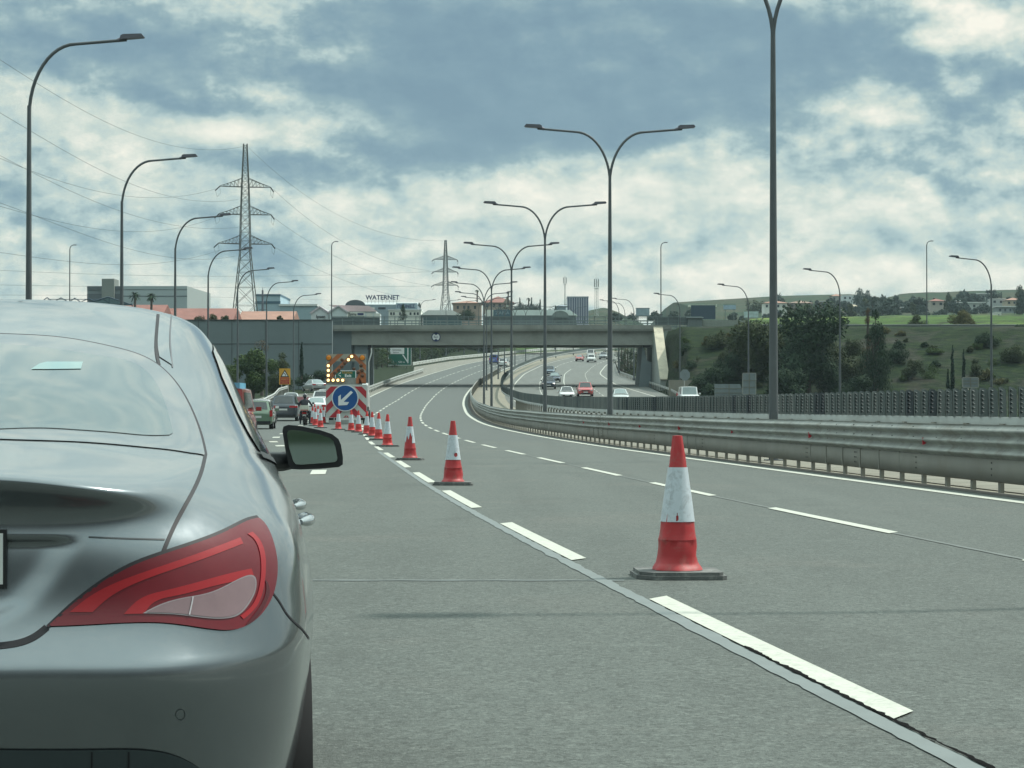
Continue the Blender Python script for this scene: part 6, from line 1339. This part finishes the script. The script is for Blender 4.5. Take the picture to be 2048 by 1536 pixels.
# --- helpers that lay a panel on the body surface
def hit(px, py, off=.002):
    o_, d_ = ray_car(px, py); h, n_, i_, q = bvh.ray_cast(o_, d_, 30)
    if h is None: return None
    if n_.dot(d_) > 0: n_ = -n_
    return h+n_*off
def res(poly, n):
    P = [Vector((p[0], p[1], 0)) for p in poly]; cum = [0]
    for i in range(len(P)-1): cum.append(cum[-1]+(P[i+1]-P[i]).length)
    out = []
    xs_ = spl(np.array(cum), np.array([[p.x, p.y] for p in P]), np.linspace(0, cum[-1], n)) if len(P) > 2 else np.array([[P[0].lerp(P[1], k/(n-1)).x, P[0].lerp(P[1], k/(n-1)).y] for k in range(n)])
    return [tuple(q) for q in xs_]
def lin(poly, n):
    P = np.array(poly, float); cum = np.concatenate([[0], np.cumsum(np.linalg.norm(np.diff(P, axis=0), axis=1))]); q = np.linspace(0, cum[-1], n)
    return [(float(np.interp(t_, cum, P[:, 0])), float(np.interp(t_, cum, P[:, 1]))) for t_ in q]
def patch(name, top, bot, mt, off=.002, n=60, m=16, mirror=True, par=None, f=res):
    A_, B_ = f(top, n), f(bot, n); rows = []
    for j in range(m+1):
        q = j/m; row = []
        for i in range(n):
            px, py = A_[i][0]*(1-q)+B_[i][0]*q, A_[i][1]*(1-q)+B_[i][1]*q; h = hit(px, py, off)
            row.append((max(0.0, h.x), h.y, h.z) if h is not None else (row[-1] if row else (0, 0, 0)))
        rows.append(row)
    outs = []
    for s_ in ((1, -1) if mirror else (1,)):
        b = MB(); b.grid([[(s_*x, y, z) for x, y, z in r_] for r_ in rows]); outs.append(b.build(name, mt, par or car, True))
    return outs
def seam(name, pl, wd, mt=None, off=.0015, n=80, mirror=True, par=None):
    P = [hit(x, y, 0) for x, y in res(pl, n)]; P = [p for p in P if p is not None]; mt = mt or gapm; rows = []
    for i, p in enumerate(P):
        tv = (P[min(i+1, len(P)-1)]-P[max(0, i-1)]).normalized(); h, nn, _, _ = bvh.find_nearest(p); vd = (Vector((0, 0, HC))-CO); vw = (p-Vector((vd.dot(cr), vd.dot(cf_), vd.z)))
        if nn.dot(vw) > 0: nn = -nn
        sd = tv.cross(nn).normalized()*wd/2; rows.append([tuple(p-sd+nn*off), tuple(p+sd+nn*off)])
    for s_ in ((1, -1) if mirror else (1,)):
        b = MB(); b.grid([[(s_*x, y, z) for x, y, z in r_] for r_ in rows]); b.build(name, mt, par or car, False)
gapm = mat('panel_gap', (.008, .008, .012), .6, 0, .1)
def glossy(name, col, rough, metal, coat=1.0, var=None):
    m_ = bpy.data.materials.new(name); m_.use_nodes = True; bs = m_.node_tree.nodes['Principled BSDF']; bs.inputs['Base Color'].default_value = (*col, 1); bs.inputs['Roughness'].default_value = rough; bs.inputs['Metallic'].default_value = metal; bs.inputs['Coat Weight'].default_value = coat; bs.inputs['Coat Roughness'].default_value = .07; bs.inputs['Specular IOR Level'].default_value = .8 if coat > .8 else .35
    t = NT(m_.node_tree); oc = t.add('ShaderNodeTexCoord').outputs['Object']; t.l.new(t.ramp(t.noise(oc, 6, 6, .7).outputs[0], [(.3, tuple(x*.88 for x in col)), (.7, tuple(min(1, x*1.12) for x in col))]), bs.inputs['Base Color']); return m_
frit = glossy('window_frit', (.10, .115, .12), .3, .15); winm = glossy('tinted_glass', (.05, .08, .08), .16, .25)
# rear window: black bordered outer pane, clear field inside
ctr = -264
gtop = [(-92, 664), (0, 669), (120, 676), (220, 694), (310, 727), (352, 768), (385, 828), (404, 885), (409, 908)]
gbot = [(-194, 866), (0, 879), (100, 882), (200, 887), (300, 896), (360, 903), (385, 907), (400, 909), (408, 911)]
rw = patch('rear_window', gtop, gbot, frit, .002, 90, 26)
ctop = [(-98, 684), (0, 690), (110, 700), (210, 715), (285, 738), (315, 775), (335, 825), (345, 868)]
cbot = [(-185, 858), (0, 860), (60, 858), (85, 858), (160, 862), (240, 868), (310, 873), (338, 872)]
for a_, q_ in zip(rw, patch('clear_glass', ctop, cbot, winm, .0035, 80, 24)): q_.parent = a_
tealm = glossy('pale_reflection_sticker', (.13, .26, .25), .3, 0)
patch('sticker', [(78, 731), (92, 727), (165, 727)], [(61, 742), (100, 742), (161, 741)], tealm, .005, 12, 4, False, rw[0], lin)  # pale patch on the pane standing in for the cabin's rear-view mirror
seam('gap_window_top', [(-92, 663), (0, 668), (120, 675), (220, 693), (310, 726), (352, 767), (386, 827), (406, 885), (411, 910)], .009)
seam('gap_boot', [(411, 909), (404, 940), (385, 985), (350, 1050), (326, 1106)], .008)
seam('gap_roof', [(316, 629), (313, 665), (312, 690), (314, 714), (318, 730)], .009)
seam('roof_moulding_edge', [(343, 630), (340, 665), (341, 700), (345, 735)], .004, mat('seam_grey', (.10, .11, .12), .5))
mould = carpaint
patch('roof_moulding', [(319, 629), (316, 665), (315, 690), (318, 714)], [(341, 630), (338, 665), (338.5, 700), (343, 730)], mould, .002, 20, 4)
# tail lamp
ltop = [(95, 1253), (150, 1204), (200, 1166), (262, 1130), (330, 1106), (400, 1083), (460, 1058), (514, 1037)]
lbot = [(95, 1253), (190, 1249), (290, 1245), (360, 1250), (430, 1260), (470, 1259), (505, 1240), (535, 1200), (553, 1140), (548, 1090), (534, 1055), (514, 1037)]
lampm = glossy('lamp_red', (.125, .004, .010), .3, 0, .3); lampm2 = glossy('lamp_red_bright', (.29, .006, .011), .4, 0, .25); lampc = glossy('lamp_clear', (.20, .135, .145), .25, 0, .4); lampd = glossy('lamp_dark', (.07, .004, .008), .2, 0, .3)
def fillpoly(name, outline, mt, off, par=None, step=9, mirror=True, n=120):
    """smooth closed outline filled with a fine mesh and laid on the body"""
    O = res(outline, n); bmx = bmesh.new(); vs_ = [bmx.verts.new((x, y, 0)) for x, y in O[:-1]]; es = [bmx.edges.new((vs_[i], vs_[(i+1) % len(vs_)])) for i in range(len(vs_))]
    bmesh.ops.triangle_fill(bmx, edges=es, use_beauty=True)
    for _ in range(7):
        long = [e for e in bmx.edges if e.calc_length() > step*1.4 and not e.is_boundary]
        if not long: break
        bmesh.ops.subdivide_edges(bmx, edges=long, cuts=1); bmesh.ops.triangulate(bmx, faces=[f for f in bmx.faces if len(f.verts) > 3]); bmesh.ops.beautify_fill(bmx, faces=bmx.faces[:], edges=[e for e in bmx.edges if not e.is_boundary])
    bmx.verts.ensure_lookup_table(); bmx.verts.index_update(); V = []; last = Vector((0, 0, 0))
    for v in bmx.verts:
        h = hit(v.co.x, v.co.y, off); last = h if h is not None else last; V.append(tuple(last))
    Fc = [tuple(v.index for v in f.verts) for f in bmx.faces]; bmx.free(); outs = []
    for s_ in ((1, -1) if mirror else (1,)):
        b = MB(); b.add([(s_*x, y, z) for x, y, z in V], Fc, 0, True); outs.append(b.build(name, mt, par or car, True))
    return outs
out = [(96, 1253), (150, 1205), (200, 1167), (262, 1131), (330, 1106), (400, 1083), (460, 1058), (500, 1040), (514, 1037), (526, 1046), (544, 1082), (552, 1120), (551, 1160), (538, 1203), (515, 1234), (490, 1252), (460, 1260), (430, 1259), (380, 1252), (330, 1246), (280, 1245), (190, 1249), (140, 1251.5), (96, 1253)]
tl_ = fillpoly('tail_lamp', out, lampm, .004)
def onlamp(name, objs):
    for a_, q_ in zip(tl_, objs): q_.parent = a_
onlamp('b', patch('light_bar', [(140, 1225), (180, 1193), (250, 1158), (330, 1130), (400, 1106), (478, 1077)], [(186, 1225), (215, 1198), (270, 1167), (340, 1141), (410, 1117), (484, 1089)], lampm2, .0052, 50, 4))
onlamp('b', patch('light_bar', [(248, 1229), (280, 1198), (330, 1181), (400, 1163), (455, 1148), (500, 1138)], [(288, 1228), (305, 1207), (350, 1192), (420, 1174), (470, 1163), (506, 1157)], lampm2, .0052, 40, 4))
onlamp('b', patch('light_bar', [(492, 1070), (503, 1078), (516, 1105), (519, 1140), (514, 1180), (500, 1212), (478, 1232)], [(502, 1066), (514, 1078), (526, 1105), (528, 1142), (522, 1184), (508, 1216), (484, 1239)], lampm2, .0054, 40, 3))
onlamp('b', patch('dark_reflector', [(527, 1160), (529, 1175), (521, 1205), (500, 1235), (488, 1250)], [(532, 1165), (536, 1180), (528, 1208), (508, 1238), (489, 1251)], lampd, .0054, 20, 3))
rim_ = fillpoly('clear_lens_rim', [(285, 1227.5), (320, 1209), (370, 1195), (440, 1176), (508, 1157), (509, 1175), (497, 1205), (475, 1230), (445, 1238), (410, 1237), (360, 1231), (285, 1227.5)], glossy('lens_rim', (.24, .19, .20), .3, .3), .0058, None, 12, n=80)
onlamp('r', rim_)
cl_ = fillpoly('clear_lens', [(292, 1225.5), (322, 1211), (370, 1197), (440, 1178.5), (505.5, 1160), (506, 1175), (494, 1203), (473, 1227), (445, 1235), (410, 1234), (362, 1228.5), (292, 1225.5)], lampc, .0068, None, 12, n=80)
for a_, q_ in zip(rim_, cl_): q_.parent = a_
seam('lens_divider', [(383, 1194), (380, 1212), (376, 1231)], .003, mat('divider', (.4, .38, .4), .4), off=.0085)
seam('gap_lamp', [(96, 1254), (150, 1203.5), (200, 1165), (262, 1129), (330, 1104), (400, 1081), (460, 1056), (500, 1038), (514, 1035)], .007, off=.004)
seam('gap_boot_lower', [(95, 1254), (70, 1273), (40, 1285), (0, 1291), (-80, 1294), (ctr, 1295)], .014)
seam('gap_bumper', [(546, 1186), (560, 1205), (572, 1225), (590, 1245), (606, 1260), (618, 1277)], .005)
seam('crease_lid', [(178, 1074), (250, 1077), (330, 1079)], .003, mat('seam_dark', (.05, .06, .065), .5))
seam('parking_sensor', [(352, 1428), (356, 1420), (362, 1418), (368, 1420), (371, 1428), (368, 1436), (362, 1439), (356, 1436), (352, 1428)], .0015, mat('seam_sensor', (.07, .085, .09), .5))
# dark lower valance with its curved top
patch('valance', [(ctr-2, 1490), (0, 1497), (200, 1497), (290, 1498), (340, 1506), (380, 1522), (420, 1552), (440, 1580)], [(ctr, 1700), (0, 1700), (200, 1700), (290, 1700), (340, 1700), (380, 1700), (420, 1700), (440, 1700)], mat('valance_plastic', (.035, .05, .055), .55, 0, .1, 4), .004, 60, 10)
seam('valance_joint', [(185, 1500), (185, 1540), (186, 1600)], .003, off=.006); seam('valance_joint', [(258, 1500), (258, 1560), (258, 1600)], .003, off=.006)
# number plate in the recess
b = MB(); b.box(-.26, .248, .072, .079, .885, .985); pm_ = b.build('number_plate', platem, car)
b = MB(); b.box(-.265, .254, .075, .113, .878, .992); b.build('plate_frame', darkm, car)
# side glass on the right and its mirror twin: from the window line of the pillar to the silhouette
sgl = glossy('side_glass', (.035, .045, .05), .05, .2)
def hit_uv(v, w_): 
    h, n_, i_, q = bvh.ray_cast(Vector((2, v, w_)), Vector((-1, 0, 0)), 4)
    return None if h is None else h+Vector((1, 0, .25)).normalized()*.004
def side_patch(name, lo, hi, mt, n=40, m=8, off=0.0, par=None):
    outs = []; rows = []
    for j in range(m+1):
        q = j/m; row = []
        for i in range(n):
            a_, b_ = lo[0][0]+(lo[-1][0]-lo[0][0])*i/(n-1), 0; wl = float(np.interp(a_, [p[0] for p in lo], [p[1] for p in lo])); wh = float(np.interp(a_, [p[0] for p in hi], [p[1] for p in hi]))
            h = hit_uv(a_, wl*(1-q)+wh*q); row.append((h.x+off, h.y, h.z) if h is not None else row[-1])
        rows.append(row)
    for s_ in (1, -1): b = MB(); b.grid([[(s_*x, y, z) for x, y, z in r_] for r_ in rows]); outs.append(b.build(name, mt, par or car, False))
    return outs
side_patch('side_window', [(1.22, 1.125), (1.6, 1.105), (2.4, 1.075), (3.15, 1.05)], [(1.22, 1.13), (1.32, 1.22), (1.5, 1.31), (1.75, 1.385), (2.1, 1.42), (2.4, 1.40), (2.7, 1.32), (3.0, 1.19), (3.15, 1.06)], sgl)
side_patch('window_trim', [(1.18, 1.108), (1.6, 1.088), (2.4, 1.058), (3.2, 1.035)], [(1.18, 1.124), (1.6, 1.104), (2.4, 1.074), (3.2, 1.050)], darkm, m=2, off=.003)
side_patch('door_pillar', [(2.02, 1.09), (2.10, 1.085)], [(2.02, 1.40), (2.10, 1.40)], darkm, n=4, off=.003)
# door handles
for v in (1.52, 2.42):
    h = hit_uv(v, .93)
    for s_ in (1, -1):
        b = MB(); P = []
        for k in range(9):
            q = k/8; P.append((s_*(h.x+.006+.026*math.sin(math.pi*min(1, max(0, q))**.8)), v-.12+.24*q, .935+.004*q))
        b.tube(P, [.007, .013, .015, .015, .015, .015, .015, .012, .007], 10); b.build('door_handle', mat('handle_silver', (.42, .46, .47), .2, .7, .05, coat=1), car)
# body side crease
# wing mirror: silver shell, black rim, glass and foot
mv = 3.02
def mpt(px, py, v): 
    o_, d_ = ray_car(px, py); q = (v-o_.y)/d_.y; return (o_.x+d_.x*q, v, o_.z+d_.z*q)
outl = [(565, 862), (567, 853), (577, 849.5), (600, 852), (640, 860), (664, 868), (677, 878), (682, 890), (686, 915), (685.5, 929), (678, 934), (640, 937.5), (600, 939), (584, 938), (577, 930), (570, 895)]
rim2 = [(571, 866), (574, 858.5), (582, 856.5), (602, 858.5), (640, 866), (662, 873.5), (670, 881), (674, 893), (678, 915), (677, 924), (672, 927), (640, 930), (604, 932.5), (590, 932), (584, 925), (576, 896)]
gls = [(574, 868), (576, 861.5), (584, 859.5), (603, 861.5), (640, 869), (660, 876), (667, 883), (671, 895), (674.5, 915), (673.5, 921), (669, 924), (640, 926.5), (605, 929), (592, 928.5), (586.5, 922), (578.5, 896)]
O = [mpt(x, y, mv) for x, y in outl]; cx_ = sum(p[0] for p in O)/len(O); cz_ = sum(p[2] for p in O)/len(O)
mirror = []
for s_ in (1, -1):
    b = MB(); rings = [[(s_*(cx_+(x-cx_)*sc_), mv+dv, cz_+(z-cz_)*sc_) for x, _, z in O] for sc_, dv in ((.97, 0), (1.0, .006), (1.0, .03), (.95, .07), (.80, .115), (.45, .14), (.02, .145))]
    b.grid([r_+[r_[0]] for r_ in rings]); m_o = b.build('wing_mirror', carpaint, car)
    b = MB(); b.prism([(s_*p[0], p[2]) for p in [mpt(x, y, mv) for x, y in outl]][::s_], mv-.004, mv+.004, 'y'); b.build('mirror_rim', darkm, m_o)
    b = MB(); b.prism([(s_*p[0], p[2]) for p in [mpt(x, y, mv) for x, y in gls]][::s_], mv-.010, mv-.0045, 'y')
    gmir = mat('mirror_glass', (.34, .42, .40), .03, 1.0, .02, 1); o = b.build('mirror_glass', gmir, m_o)
    b = MB(); a1 = mpt(583, 925, mv+.05); b.tube([(s_*.77, mv+.0, 1.052), (s_*(a1[0]-.03), mv+.05, 1.052), (s_*(a1[0]+.02), mv+.05, 1.062)], [.034, .032, .03], 8); b.build('mirror_foot', darkm, m_o)
    b = MB(); b.box(min(s_*(O[14][0]+.003), s_*(O[14][0]+.003)), max(s_*(O[14][0]+.003), s_*(O[14][0]+.004)), mv, mv+.01, 1.0, 1.01)
# lower windscreen side corner sail and number: none
